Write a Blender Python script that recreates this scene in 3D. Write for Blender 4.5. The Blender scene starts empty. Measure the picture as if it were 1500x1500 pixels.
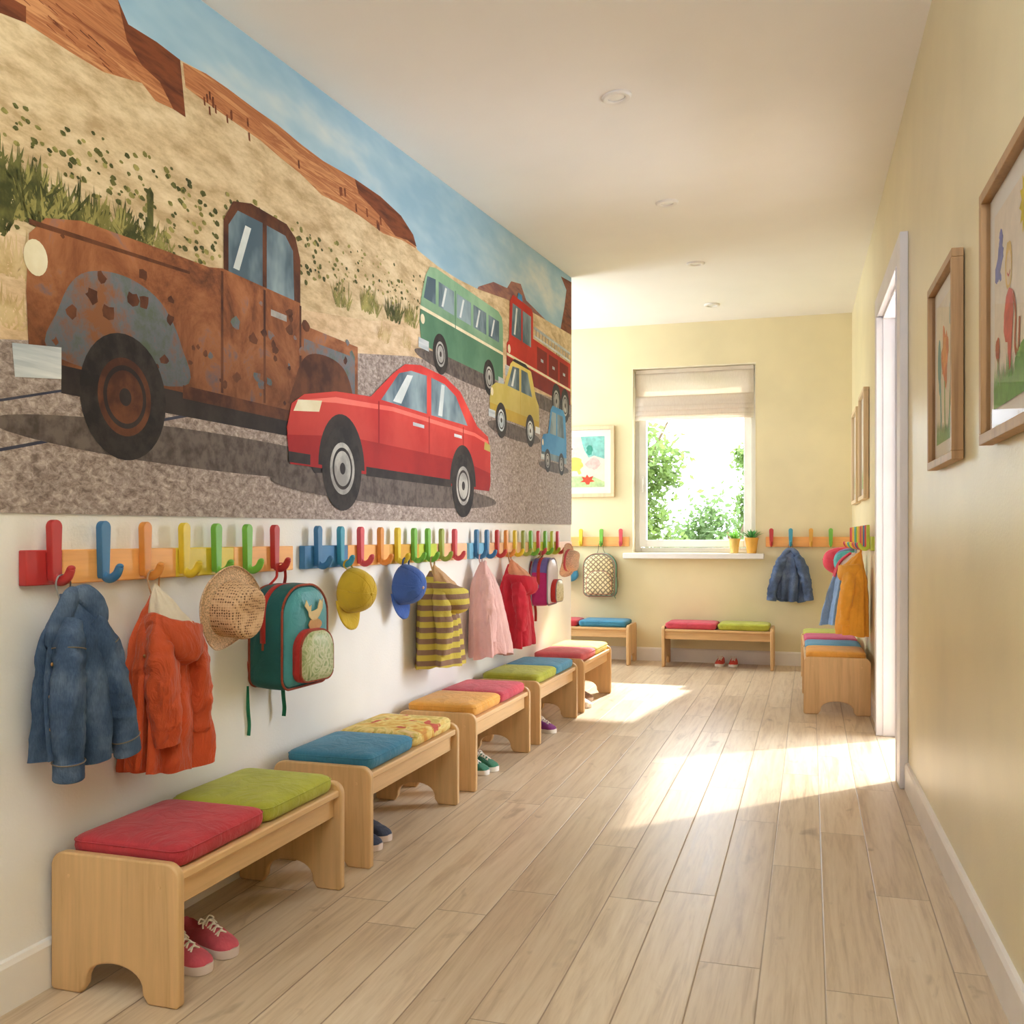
import bpy, math, random
from mathutils import Vector, Matrix, noise
random.seed(7)
C = bpy.context.scene.collection
PI = math.pi
# ---------------------------------------------------------------- camera model (1500 x 1500)
F, CX, HOR, CAMZ = 1429.0, 750.0, 787.0, 0.93
TH = math.radians(17.0)
CT, ST = math.cos(TH), math.sin(TH)
def ray(px):                      # horizontal direction (per metre of depth) of a picture column
    a = (px - CX) / F
    return a * CT - ST, a * ST + CT
def XL(y): return -1.515 + 0.0125 * (y - 1.6)         # left wall line
def XR(y): return 0.415 - 0.0178 * y                  # right wall line
YF = 7.35                                             # far wall
YE = 6.06                                             # end of the left wall
def left_at(px, py=787.0, off=0.0):                   # point on the left wall plane -> (y, z)
    rx, ry = ray(px)
    d = (-1.515 - 0.02 + off) / (rx - 0.0125 * ry)
    return d * ry, CAMZ + (HOR - py) / F * d
def far_at(px, py=787.0, off=0.0):
    rx, ry = ray(px)
    d = (YF - off) / ry
    return d * rx, CAMZ + (HOR - py) / F * d
# ---------------------------------------------------------------- mesh builder
def sc(c):
    return tuple(((x / 255) / 12.92 if x / 255 <= 0.04045 else ((x / 255 + 0.055) / 1.055) ** 2.4) for x in c) + (1.0,)
class MB:
    def __init__(s): s.v, s.f, s.m = [], [], []
    def add(s, vs, fs, mi=0, M=None):
        b = len(s.v)
        s.v += [tuple(M @ Vector(p)) if M else tuple(p) for p in vs]
        s.f += [tuple(b + i for i in f) for f in fs]; s.m += [mi] * len(fs)
        return s
    def box(s, x0, x1, y0, y1, z0, z1, mi=0, M=None):
        vs = [(x, y, z) for z in (z0, z1) for y in (y0, y1) for x in (x0, x1)]
        return s.add(vs, [(0,2,3,1),(4,5,7,6),(0,1,5,4),(2,6,7,3),(0,4,6,2),(1,3,7,5)], mi, M)
    def prism(s, pts, fn, a0, a1, mi=0, M=None):      # fn(u, w, a) -> xyz
        n = len(pts)
        vs = [fn(u, w, a0) for u, w in pts] + [fn(u, w, a1) for u, w in pts]
        fs = [tuple(range(n)), tuple(range(2*n-1, n-1, -1))] + [(i, i+n, (i+1)%n+n, (i+1)%n) for i in range(n)]
        return s.add(vs, fs, mi, M)
    def rings(s, rs, closed=True, cap0=False, cap1=False, mi=0, M=None):
        n = len(rs[0]); vs = [p for r in rs for p in r]; fs = []
        for k in range(len(rs) - 1):
            for i in range(n if closed else n - 1):
                j = (i + 1) % n
                fs.append((k*n+i, k*n+j, (k+1)*n+j, (k+1)*n+i))
        if cap0: fs.append(tuple(range(n-1, -1, -1)))
        if cap1: fs.append(tuple((len(rs)-1)*n + i for i in range(n)))
        return s.add(vs, fs, mi, M)
    def tube(s, path, rad, n=10, cap=True, up=(0,0,1), mi=0, M=None, wr=0.0, sub=1, closed=False, fl=0.0):
        P = [Vector(p) for p in path]
        R = rad if isinstance(rad, list) else [rad] * len(P)
        R = [r if isinstance(r, (list, tuple)) else (r, r) for r in R]
        if sub > 1:
            P, R = spline(P, sub, closed), [tuple(q) for q in spline([Vector((r[0], r[1], 0)) for r in R], sub, closed)]
        rs = []; L = len(P)
        for i, p in enumerate(P):
            if closed: t = P[(i+1) % L] - P[i-1]
            else: t = P[min(i+1, L-1)] - P[max(i-1, 0)]
            t.normalize(); U = Vector(up)
            if abs(t.dot(U)) > 0.96: U = Vector((0.3, 1, 0.1)) if abs(up[1]) < 0.9 else Vector((1, 0.2, 0.1))
            a = U.cross(t).normalized(); b = t.cross(a)
            ring = []
            for k in range(n):
                an = 2*PI*k/n
                g = 1+fl*min(1, 4*i/L)*(.6*math.sin(3*an+7*i/L+R[0][0]*90)+.4*math.sin(5*an-9*i/L))
                q = p + a*math.cos(an)*R[i][0]*g + b*math.sin(an)*R[i][1]*g
                if wr:
                    h = (.35-abs(noise.noise(Vector((q.x*13, q.y*13, q.z*24))+Vector((3, 1, 7)))))*1.1 + noise.noise(Vector((q.x*22, q.y*22, q.z*60)))*0.45
                    q += (q - p).normalized() * h * wr
                ring.append(q)
            rs.append(ring)
        if closed: rs.append(rs[0]); cap = False
        return s.rings(rs, True, cap, cap, mi, M)
    def ball(s, c, r, nu=16, nv=10, mi=0, M=None):
        r = r if isinstance(r, (list, tuple)) else (r, r, r)
        rs = [[(c[0]+r[0]*math.sin(t)*math.cos(2*PI*k/nu), c[1]+r[1]*math.sin(t)*math.sin(2*PI*k/nu), c[2]-r[2]*math.cos(t)) for k in range(nu)]
              for t in [PI*(j+0.02)/(nv+0.04) for j in range(nv+1)]]
        return s.rings(rs, True, True, True, mi, M)
    def lathe(s, prof, n=32, mi=0, M=None, cap0=False, cap1=False, fn=None):
        rs = []
        for r, z in prof:
            ring = []
            for k in range(n):
                a = 2*PI*k/n
                p = (r*math.cos(a), r*math.sin(a), z)
                ring.append(fn(p, a, r, z) if fn else p)
            rs.append(ring)
        return s.rings(rs, True, cap0, cap1, mi, M)
    def build(s, name, mats, parent=None, bevel=0, smooth=True, ang=38, solid=0, loc=None, rotz=None, seg=2):
        me = bpy.data.meshes.new(name); me.from_pydata(s.v, [], s.f)
        mats = mats if isinstance(mats, (list, tuple)) else [mats]
        for m in mats: me.materials.append(m)
        if len(mats) > 1: me.polygons.foreach_set('material_index', s.m)
        if smooth:
            me.polygons.foreach_set('use_smooth', [True]*len(me.polygons))
            me.set_sharp_from_angle(angle=math.radians(ang))
        me.update()
        o = bpy.data.objects.new(name, me); C.objects.link(o)
        if parent: o.parent = parent
        if loc: o.location = loc
        if rotz: o.rotation_euler = (0, 0, rotz)
        if solid:
            md = o.modifiers.new('solid', 'SOLIDIFY'); md.thickness = solid; md.offset = 0
        if bevel:
            md = o.modifiers.new('bevel', 'BEVEL'); md.width = bevel; md.segments = seg; md.limit_method = 'ANGLE'; md.harden_normals = False
        return o
def spline(P, sub, closed=False):
    out = []; n = len(P)
    for i in range(n if closed else n-1):
        if closed: p0, p1, p2, p3 = P[i-1], P[i], P[(i+1) % n], P[(i+2) % n]
        else: p0, p1, p2, p3 = P[max(i-1,0)], P[i], P[i+1], P[min(i+2,n-1)]
        for k in range(sub):
            t = k/sub
            out.append(0.5*((2*p1)+(p2-p0)*t+(2*p0-5*p1+4*p2-p3)*t*t+(3*p1-p0-3*p2+p3)*t*t*t))
    if not closed: out.append(P[-1].copy())
    return out
def rrect(x0, x1, z0, z1, r, n=5):
    r = r if isinstance(r, (list, tuple)) else (r,)*4           # radii: bottom-left, bottom-right, top-right, top-left
    out = []
    for (cx, cz, a0, q) in ((x0+r[0], z0+r[0], PI, r[0]), (x1-r[1], z0+r[1], 1.5*PI, r[1]), (x1-r[2], z1-r[2], 0, r[2]), (x0+r[3], z1-r[3], .5*PI, r[3])):
        for k in range(n+1):
            a = a0 + .5*PI*k/n
            out.append((cx+q*math.cos(a), cz+q*math.sin(a)))
    return out
# ---------------------------------------------------------------- object helpers
def tag(o, label=None, cat=None, group=None, kind=None):
    if label: o['label'] = label
    if cat: o['category'] = cat
    if group: o['group'] = group
    if kind: o['kind'] = kind
    return o
def thing(name, label, cat, loc=(0,0,0), rotz=0.0, group=None):
    o = bpy.data.objects.new(name, None); C.objects.link(o)
    o.empty_display_size = 0.05
    o.location = loc; o.rotation_euler = (0, 0, rotz)
    return tag(o, label, cat, group)
def struct(o): o['kind'] = 'structure'; return o
def dup(root, loc, rotz, label, group=None, mats=None):
    def cp(o, par):
        c = o.copy(); C.objects.link(c); c.parent = par
        if mats and o.type == 'MESH' and any(sl.name in mats for sl in o.data.materials):
            c.data = o.data.copy()
            for i, sl in enumerate(c.data.materials):
                if sl.name in mats: c.data.materials[i] = mats[sl.name]
        for ch in list(o.children):
            if not ch.get('_new'): cp(ch, c)
        return c
    r = cp(root, None)
    r.location = loc; r.rotation_euler = (0, 0, rotz); r['label'] = label
    if group: r['group'] = group
    return r
# ---------------------------------------------------------------- materials
def nodes(name):
    m = bpy.data.materials.new(name); m.use_nodes = True
    nt = m.node_tree
    return m, nt, nt.nodes['Principled BSDF'], lambda a, b: nt.links.new(a, b)
def ramp(nt, fac, stops, interp='LINEAR'):
    r = nt.nodes.new('ShaderNodeValToRGB'); r.color_ramp.interpolation = interp
    e = r.color_ramp.elements
    while len(e) < len(stops): e.new(0.5)
    for q, (p, c) in zip(e, stops): q.position = p; q.color = c if len(c) == 4 else sc(c)
    nt.links.new(fac, r.inputs[0]); return r.outputs[0]
def coord(nt, scale=(1,1,1), kind='Object', rot=(0,0,0)):
    tc = nt.nodes.new('ShaderNodeTexCoord'); mp = nt.nodes.new('ShaderNodeMapping')
    mp.inputs['Scale'].default_value = scale; mp.inputs['Rotation'].default_value = rot
    nt.links.new(tc.outputs[kind], mp.inputs[0]); return mp.outputs[0]
def tex(nt, vec, scale, detail=4, rough=.55, dist=0.0):
    n = nt.nodes.new('ShaderNodeTexNoise'); n.inputs['Scale'].default_value = scale
    n.inputs['Detail'].default_value = detail; n.inputs['Roughness'].default_value = rough; n.inputs['Distortion'].default_value = dist
    nt.links.new(vec, n.inputs['Vector']); return n.outputs['Fac']
def bump(nt, h, strength, dist=0.01):
    b = nt.nodes.new('ShaderNodeBump'); b.inputs['Strength'].default_value = strength; b.inputs['Distance'].default_value = dist
    nt.links.new(h, b.inputs['Height']); return b.outputs[0]
def soften(c, k):
    y = .3*c[0]+.5*c[1]+.2*c[2]; return tuple(x*(1-k)+y*k for x in c)
def shade(c, k): return tuple(max(0, min(255, x*k)) for x in c)
def plain(name, c, rough=.6, var=.06, vs=6, bs=0, bscale=60, spec=.4, metal=0):
    if name.endswith('_lacquer'): c = soften(c, .14)
    m, nt, p, L = nodes(name)
    v = coord(nt)
    f = tex(nt, v, vs, 3)
    L(ramp(nt, f, [(.3, shade(c, 1-var)), (.7, shade(c, 1+var*.6))]), p.inputs['Base Color'])
    p.inputs['Roughness'].default_value = rough; p.inputs['Specular IOR Level'].default_value = spec; p.inputs['Metallic'].default_value = metal
    if bs: L(bump(nt, tex(nt, v, bscale, 3), bs, .004), p.inputs['Normal'])
    return m
def cloth(name, c, var=.12, vs=9, bs=.35, weave=420, rough=.85, c2=None, sheen=.15, crease=13):
    c = soften(c, .08)
    m, nt, p, L = nodes(name)
    v = coord(nt)
    f = tex(nt, v, vs, 5, .6)
    L(ramp(nt, f, [(.28, shade(c, 1-var)), (.5, c), (.75, c2 or shade(c, 1+var))]), p.inputs['Base Color'])
    p.inputs['Roughness'].default_value = rough; p.inputs['Specular IOR Level'].default_value = .2
    p.inputs['Sheen Weight'].default_value = sheen
    a = nt.nodes.new('ShaderNodeMath'); a.operation = 'MULTIPLY_ADD'
    L(tex(nt, v, weave, 2), a.inputs[0]); a.inputs[1].default_value = .05
    L(tex(nt, coord(nt, (1,1,.55)), crease, 4, .55, 1.6), a.inputs[2])
    L(bump(nt, a.outputs[0], bs, .03), p.inputs['Normal'])
    return m
def wood(name, c1, c2, axis=2, rough=.42, s=1.0):
    m, nt, p, L = nodes(name)
    scl = [22*s, 22*s, 22*s]; scl[axis] = 1.3*s
    v = coord(nt, tuple(scl))
    f = tex(nt, v, 1.0, 6, .62, .6)
    f2 = tex(nt, v, 4.5, 3, .6)
    mx = nt.nodes.new('ShaderNodeMath'); mx.operation = 'MULTIPLY_ADD'; L(f2, mx.inputs[0]); mx.inputs[1].default_value = .35; L(f, mx.inputs[2])
    L(ramp(nt, mx.outputs[0], [(.42, c2), (.62, c1), (.85, shade(c1, 1.06))]), p.inputs['Base Color'])
    p.inputs['Roughness'].default_value = rough; p.inputs['Specular IOR Level'].default_value = .35
    L(bump(nt, mx.outputs[0], .06, .004), p.inputs['Normal'])
    return m
WOOD_X = wood('maple_wood_long', (218,178,128), (196,152,102), 0)
WOOD_Z = wood('maple_wood_upright', (214,174,124), (192,148,98), 2)
OAK = wood('oak_frame_wood', (176,136,92), (146,108,70), 2)
OAKX = wood('oak_frame_wood_level', (186,146,102), (156,118,80), 0)
PALEW = wood('pale_frame_wood', (222,196,158), (202,172,132), 2)
WHITE = plain('white_paint', (238,234,230), .45, .02)
SKIRT = plain('white_skirting_paint', (240,234,228), .4, .02)
JAMB = plain('white_door_paint', (236,232,236), .45, .02)
YELLOW = plain('yellow_wall_paint', (234,220,178), .33, .035, 2.2, .12, 120)
CREAM = plain('cream_wall_paint', (240,236,231), .7, .025, 2, .15, 140)
CEILM = plain('white_ceiling_paint', (243,238,232), .6, .015, 1.5, .1, 120)
DARK = plain('dark_inside', (40,34,32), .9)
def glass(name, tint=(1,1,1,1), ior=1.3):
    m = bpy.data.materials.new(name); m.use_nodes = True; nt = m.node_tree; nt.nodes.clear()
    o = nt.nodes.new('ShaderNodeOutputMaterial'); mx = nt.nodes.new('ShaderNodeMixShader')
    t = nt.nodes.new('ShaderNodeBsdfTransparent'); g = nt.nodes.new('ShaderNodeBsdfGlossy'); fr = nt.nodes.new('ShaderNodeFresnel')
    t.inputs[0].default_value = tint; g.inputs['Roughness'].default_value = .03; fr.inputs[0].default_value = ior
    nt.links.new(fr.outputs[0], mx.inputs[0]); nt.links.new(t.outputs[0], mx.inputs[1]); nt.links.new(g.outputs[0], mx.inputs[2])
    nt.links.new(mx.outputs[0], o.inputs[0]); return m
GLASS = glass('clear_glass')
PGLASS = glass('picture_glass', (1,1,1,1), 1.06)
# floor planks along the corridor (y)
def floor_mat():
    m, nt, p, L = nodes('oak_plank_floor')
    def mth(op, a, b=None, c=None):
        n = nt.nodes.new('ShaderNodeMath'); n.operation = op
        for i, x in enumerate((a, b, c)):
            if x is None: continue
            if isinstance(x, (int, float)): n.inputs[i].default_value = x
            else: L(x, n.inputs[i])
        return n.outputs[0]
    tc = nt.nodes.new('ShaderNodeTexCoord'); sp = nt.nodes.new('ShaderNodeSeparateXYZ'); L(tc.outputs['Object'], sp.inputs[0])
    w, ln = .132, 1.12
    u = mth('DIVIDE', mth('ADD', sp.outputs[0], .2343 + w*40), w)
    row = mth('FLOOR', u); fu = mth('FRACT', u)
    wn = nt.nodes.new('ShaderNodeTexWhiteNoise'); wn.noise_dimensions = '1D'; L(row, wn.inputs['W'])
    t = mth('ADD', mth('DIVIDE', sp.outputs[1], ln), mth('MULTIPLY', wn.outputs[0], 7.31))
    col = mth('FLOOR', t); ft = mth('FRACT', t)
    w2 = nt.nodes.new('ShaderNodeTexWhiteNoise'); w2.noise_dimensions = '2D'
    cb = nt.nodes.new('ShaderNodeCombineXYZ'); L(row, cb.inputs[0]); L(col, cb.inputs[1]); L(cb.outputs[0], w2.inputs['Vector'])
    du = mth('MULTIPLY', mth('MINIMUM', fu, mth('SUBTRACT', 1, fu)), w)
    dt = mth('MULTIPLY', mth('MINIMUM', ft, mth('SUBTRACT', 1, ft)), ln)
    gap = mth('MINIMUM', du, dt)
    line = mth('SUBTRACT', 1, mth('SMOOTH_MIN', 1, mth('DIVIDE', gap, .0024), .1))
    line = mth('MAXIMUM', line, 0)
    # grain shifted per plank
    off = nt.nodes.new('ShaderNodeCombineXYZ'); L(mth('MULTIPLY', w2.outputs[0], 37), off.inputs[0]); L(mth('MULTIPLY', w2.outputs[0], 91), off.inputs[1])
    va = nt.nodes.new('ShaderNodeVectorMath'); L(tc.outputs['Object'], va.inputs[0]); L(off.outputs[0], va.inputs[1])
    mp = nt.nodes.new('ShaderNodeMapping'); mp.inputs['Scale'].default_value = (26, 1.6, 1); L(va.outputs[0], mp.inputs[0])
    g1 = tex(nt, mp.outputs[0], 1.0, 7, .62, 1.2); g2 = tex(nt, mp.outputs[0], 5, 3, .6)
    mp2 = nt.nodes.new('ShaderNodeMapping'); mp2.inputs['Scale'].default_value = (9, 4, 1); L(va.outputs[0], mp2.inputs[0])
    kn = tex(nt, mp2.outputs[0], 1.3, 3, .5, .8)
    grain = mth('ADD', mth('MULTIPLY', g1, .75), mth('MULTIPLY', g2, .25))
    base = ramp(nt, grain, [(.34, (194,170,142)), (.5, (220,200,172)), (.68, (232,216,192))])
    tone = ramp(nt, w2.outputs[0], [(0, (234,228,221)), (1, (255,253,251))])
    knot = ramp(nt, kn, [(.22, (150,128,108)), (.34, (255,255,255))])
    def mul(a, b, f=1.0):
        x = nt.nodes.new('ShaderNodeMix'); x.data_type = 'RGBA'; x.blend_type = 'MULTIPLY'; x.inputs[0].default_value = f
        L(a, x.inputs[6]); L(b, x.inputs[7]); return x.outputs[2]
    c = mul(mul(base, tone), knot, .55)
    x = nt.nodes.new('ShaderNodeMix'); x.data_type = 'RGBA'; L(mth('MULTIPLY', line, .75), x.inputs[0]); L(c, x.inputs[6]); x.inputs[7].default_value = sc((112,84,58))
    L(x.outputs[2], p.inputs['Base Color'])
    L(mth('ADD', mth('MULTIPLY', grain, .18), .26), p.inputs['Roughness'])
    p.inputs['Specular IOR Level'].default_value = .5
    h = mth('SUBTRACT', mth('MULTIPLY', grain, .12), line)
    L(bump(nt, h, .35, .003), p.inputs['Normal'])
    return m
FLOORM = floor_mat()
# ================================================================ ROOM
YB = -2.6
mb = MB().box(-3.2, 0.62, YB-.1, YF+.25, -.06, 0.0); struct(mb.build('floor', FLOORM, smooth=False))
def zL(y):
    if y <= 0.4: return 2.32 + (0.4-2.17)*.0686
    if y <= YE: return 2.32 + (y-2.17)*.0686
    t = (y-YE)/(YF-YE); return (2.32+(YE-2.17)*.0686)*(1-t) + 2.535*t
def zR(y): return 2.58 - (max(y, .4)-3.24)*.0122
def zC(x, y):
    t = min(1, max(0, (x-XL(y))/(XR(y)-XL(y)))); return zL(y)*(1-t)+zR(y)*t
rs = []
for y in [YB-.1, -1, 0.4, 1, 2, 3, 4, 5, 5.5, YE, 6.4, 6.8, 7.1, YF, YF+.2]:
    xs = [-3.2, -2.4] + [XL(y)+(XR(y)-XL(y))*k/8 for k in range(9)] + [.62]
    rs.append([(x, y, zC(x, y)) for x in xs])
o = MB().rings(rs, False).build('ceiling', CEILM, ang=180); struct(o)
md = o.modifiers.new('solid', 'SOLIDIFY'); md.thickness = .08; md.offset = 1
# left wall slab and the return behind it
fn = lambda u, w, a: (u, w, a)
struct(MB().prism([(XL(YB)-.12, YB), (XL(YB), YB), (XL(YE), YE), (XL(YE)-.12, YE)], fn, 0, 2.75).build('wall_left', CREAM, smooth=False))
struct(MB().box(-3.2, XL(YE)-.125, YE-.1, YE, 0, 2.75).build('wall_return', CREAM, smooth=False))
struct(MB().box(-3.2, -3.1, YE+.002, YF, 0, 2.75).build('wall_alcove', YELLOW, smooth=False))
# far wall with its window opening
WX0, WX1, WZ0, WZ1 = -1.292, -.381, .815, 2.21
mb = MB()
mb.box(-3.2, WX0, YF, YF+.2, 0, 2.75); mb.box(WX1, .62, YF, YF+.2, 0, 2.75); mb.box(WX0, WX1, YF, YF+.2, 0, WZ0); mb.box(WX0, WX1, YF, YF+.2, WZ1, 2.75)
struct(mb.build('wall_far', YELLOW, smooth=False))
# right wall with its doorway; closed back wall behind the camera
DY0, DY1, DZ = 3.97, 4.89, 1.975
def rwall(y0, y1, z0, z1, mb, t=.12, off=0.0):
    return mb.prism([(XR(y0)+off, y0), (XR(y0)+off+t, y0), (XR(y1)+off+t, y1), (XR(y1)+off, y1)], fn, z0, z1)
mb = MB(); rwall(YB, DY0, 0, 2.75, mb); rwall(DY1, YF, 0, 2.75, mb); rwall(DY0, DY1, DZ, 2.75, mb)
struct(mb.build('wall_right', YELLOW, smooth=False))
mb = MB(); mb.box(-1.7, .6, YB-.1, YB, 0, 2.75)
struct(mb.build('wall_back', plain('taupe_low_bounce', (150,132,112), .7, .03), smooth=False))  # unseen wall, made darker so less light bounces onto the bench ends
# baseboards
def bb_profile(): return [(0, 0), (.014, 0), (.014, .088), (.009, .098), (0, .1)]
def bb(name, p0, p1, nrm):
    mb = MB(); pr = bb_profile()
    rs = [[(p[0]+nrm[0]*a, p[1]+nrm[1]*a, z) for a, z in pr] for p in (p0, p1)]
    mb.rings(rs, True, True, True); struct(mb.build(name, SKIRT, smooth=False))
bb('baseboard_left', (XL(YB), YB), (XL(YE), YE), (1, 0))
bb('baseboard_far', (-3.1, YF), (XR(YF), YF), (0, -1))
bb('baseboard_right_near', (XR(YB), YB), (XR(3.86), 3.86), (-1, 0))
bb('baseboard_right_far', (XR(4.996), 4.996), (XR(YF), YF), (-1, 0))
# doorway: lining and casing
ry = math.atan(.0178)
door = thing('door_1', None, None, (XR(4.5), 4.5, 0), 0); struct(door)
def dr(mb, y0, y1, x0, x1, z0, z1):
    return mb.prism([(XR(y0)-XR(4.5)+x0, y0-4.5), (XR(y0)-XR(4.5)+x1, y0-4.5), (XR(y1)-XR(4.5)+x1, y1-4.5), (XR(y1)-XR(4.5)+x0, y1-4.5)], fn, z0, z1)
mb = MB(); dr(mb, DY0, DY0+.025, -.004, .124, 0, DZ); dr(mb, DY1-.025, DY1, -.004, .124, 0, DZ); dr(mb, DY0, DY1, -.004, .124, DZ-.025, DZ)
dr(mb, DY1-.04, DY1-.025, .05, .075, 0, DZ-.025)
mb.build('door_lining', JAMB, door, .002)
mb = MB(); dr(mb, 3.865, 3.975, -.03, -.0005, 0, 2.06); dr(mb, 4.885, 4.99, -.03, -.0005, 0, 2.06); dr(mb, 3.976, 4.884, -.03, -.0005, 1.965, 2.06)
dr(mb, 3.978, 3.99, -.034, -.002, 0, 1.96); dr(mb, 4.87, 4.882, -.034, -.002, 0, 1.96)
mb.build('door_casing', JAMB, door, .003)
# window
win = thing('window_1', None, None, ((WX0+WX1)/2, YF+.1, WZ0), 0); struct(win)
W2 = (WX1-WX0)/2; HH = WZ1-WZ0
mb = MB(); y0, y1 = .02, .08
for (a, b, c, d) in ((-W2, -W2+.045, 0, HH), (W2-.045, W2, 0, HH), (-W2+.045, W2-.045, 0, .035), (-W2+.045, W2-.045, HH-.05, HH)): mb.box(a, b, y0, y1, c, d)
mb.build('window_frame', WHITE, win, .004)
mb = MB(); y0, y1 = -.005, .055
for (a, b, c, d) in ((-W2+.035, -W2+.092, .04, HH-.04), (W2-.092, W2-.035, .04, HH-.04), (-W2+.092, W2-.092, .04, .095), (-W2+.092, W2-.092, HH-.1, HH-.04)): mb.box(a, b, y0, y1, c, d)
sash = mb.build('window_sash', WHITE, win, .005)
MB().add([(-W2+.085,.026,.09),(W2-.085,.026,.09),(W2-.085,.026,HH-.09),(-W2+.085,.026,HH-.09)], [(0,1,2,3)]).build('window_pane', GLASS, win, smooth=False)
mb = MB(); mb.box(-W2+.056, -W2+.072, -.018, -.005, .52, .58); mb.box(-W2+.058, -W2+.07, -.034, -.02, .46, .565); mb.build('window_handle', WHITE, win, .003)
struct(MB().box(WX0-.06, WX1+.06, YF-.075, YF+.095, WZ0-.045, WZ0-.003).build('trim_sill', WHITE, None, .006))
# plaster reveals around the window, white
mb = MB(); mb.box(WX0+.0005, WX0+.004, YF-.001, YF+.19, WZ0, WZ1); mb.box(WX1-.004, WX1-.0005, YF-.001, YF+.19, WZ0, WZ1); mb.box(WX0+.004, WX1-.004, YF-.001, YF+.19, WZ1-.004, WZ1-.0005)
struct(mb.build('trim_reveal', plain('reveal_paint', (250,240,214), .6, .02), smooth=False))
# roman blind
def linen():
    m, nt, p, L = nodes('linen_blind'); v = coord(nt)
    L(ramp(nt, tex(nt, coord(nt, (300, 40, 40)), 1, 3), [(.3, (226,212,196)), (.7, (240,228,214))]), p.inputs['Base Color'])
    p.inputs['Roughness'].default_value = .9
    t = nt.nodes.new('ShaderNodeBsdfTranslucent'); t.inputs[0].default_value = sc((250,240,226)); mx = nt.nodes.new('ShaderNodeMixShader'); mx.inputs[0].default_value = .32
    out = nt.nodes['Material Output']; L(p.outputs[0], mx.inputs[1]); L(t.outputs[0], mx.inputs[2]); L(mx.outputs[0], out.inputs[0])
    return m
LINEN = linen()
bl = thing('roman_blind', 'half-lowered beige linen roman blind at the top of the window', 'blind', ((WX0+WX1)/2, YF+.055, 1.82))
bw = W2-.018; bh = WZ1-.035-1.82
MB().box(-bw, bw, -.012, .012, bh-.002, bh+.027).build('head_rail', plain('blind_rail', (214,200,182), .5), bl, .003)
rs = []
for k in range(13):
    z = .1+(bh-.1)*k/12
    rs.append([(-bw+2*bw*i/20, -.006+.004*math.sin(i*.7+k*.4), z) for i in range(21)])
MB().rings(rs, False).build('fabric', LINEN, bl, solid=.0015)
for j in range(4):
    z0 = .015+j*.036
    rs = []
    for t in range(9):
        a = t/8
        yy = -.014-.026*math.sin(PI*a)*(1-.1*j); zz = z0+.075*(a)-.03*math.sin(PI*a)
        rs.append([(-bw+2*bw*i/12, yy-.002*j*a, zz-.02) for i in range(13)])
    MB().rings(rs, False).build('pleat', LINEN, bl, solid=.0015)
MB().box(-bw-.012, -bw-.008, -.004, 0, .25, bh).build('cord', WHITE, bl)
# recessed ceiling lights
METW = plain('light_ring_white', (236,230,224), .35, .01)
LENS = plain('frosted_lens', (250,246,240), .25, .01)
for i, (y, lab) in enumerate(((3.39, 'round white recessed ceiling light, the one nearest overhead above the corridor'), (4.65, 'round white recessed ceiling light, second from the front of the row'),
                              (5.87, 'round white recessed ceiling light, third from the front of the row'), (6.88, 'round white recessed ceiling light, smallest one close to the yellow end wall'))):
    x = -.652; z = zC(x, y)
    t = thing('ceiling_light', lab, 'ceiling light', (x, y, z), 0, 'recessed ceiling lights')
    t.rotation_euler = (math.atan((zC(x,y+.05)-zC(x,y-.05))/.1), -math.atan((zC(x+.05,y)-zC(x-.05,y))/.1), 0)
    MB().lathe([(.03,-.002), (.0305,-.009), (.036,-.0125), (.047,-.012), (.0525,-.007), (.0535,-.0005)], 40).build('trim_ring', METW, t)
    MB().lathe([(.001,-.007), (.02,-.0065), (.031,-.004)], 32, cap0=True).build('lens', LENS, t)
struct(MB().box(2.2, 2.3, 1.4, YF, -.05, 3.0).build('wall_sky_blocker', CREAM, smooth=False))  # unseen wall added outside the doorway to hold back low sky light
struct(MB().box(.62, 2.2, 1.4, 1.5, -.05, 3.0).build('wall_sky_blocker_near', CREAM, smooth=False))  # added out of view to keep skylight off the far door jamb
struct(MB().box(.62, 2.2, 1.5, 4.3, 2.55, 2.62).build('ceiling_sky_blocker', CEILM, smooth=False))  # unseen partial roof, added to dim the jamb, clear of the spot beam
struct(MB().box(.64, 5, YF+.05, YF+.2, -.05, 5.2).build('wall_sun_blocker', CREAM, smooth=False))  # unseen tall wall, added only to stop sun entering through the doorway
# ---------------------------------------------------------------- outside
LAWN = plain('lawn_green', (120,150,80), .9, .3, 3)
struct(MB().box(-14, 12, YF+.3, 26, -.3, -.12).build('lawn_outside', LAWN, smooth=False))
struct(MB().box(.64, 6, -3, YF+.3, -.3, -.04).build('path_outside', plain('pale_paving', (214,204,190), .8, .08), smooth=False))
def leafm(name, c):
    m, nt, p, L = nodes(name)
    L(ramp(nt, tex(nt, coord(nt), 3.0, 3), [(.3, shade(c, .62)), (.6, c), (.8, shade(c, 1.35))]), p.inputs['Base Color']); p.inputs['Roughness'].default_value = .7
    t = nt.nodes.new('ShaderNodeBsdfTranslucent'); t.inputs[0].default_value = sc(shade(c, 1.15)); mx = nt.nodes.new('ShaderNodeMixShader'); mx.inputs[0].default_value = .4
    out = nt.nodes['Material Output']; L(p.outputs[0], mx.inputs[1]); L(t.outputs[0], mx.inputs[2]); L(mx.outputs[0], out.inputs[0]); return m
LEAFA, LEAFB = leafm('lighter_leaf', (116,138,78)), leafm('darker_leaf', (102,126,76)); BARK = plain('bark', (110,92,72), .9, .2, 20, .5, 40)  # two leaf greens, the second slightly darker
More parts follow.
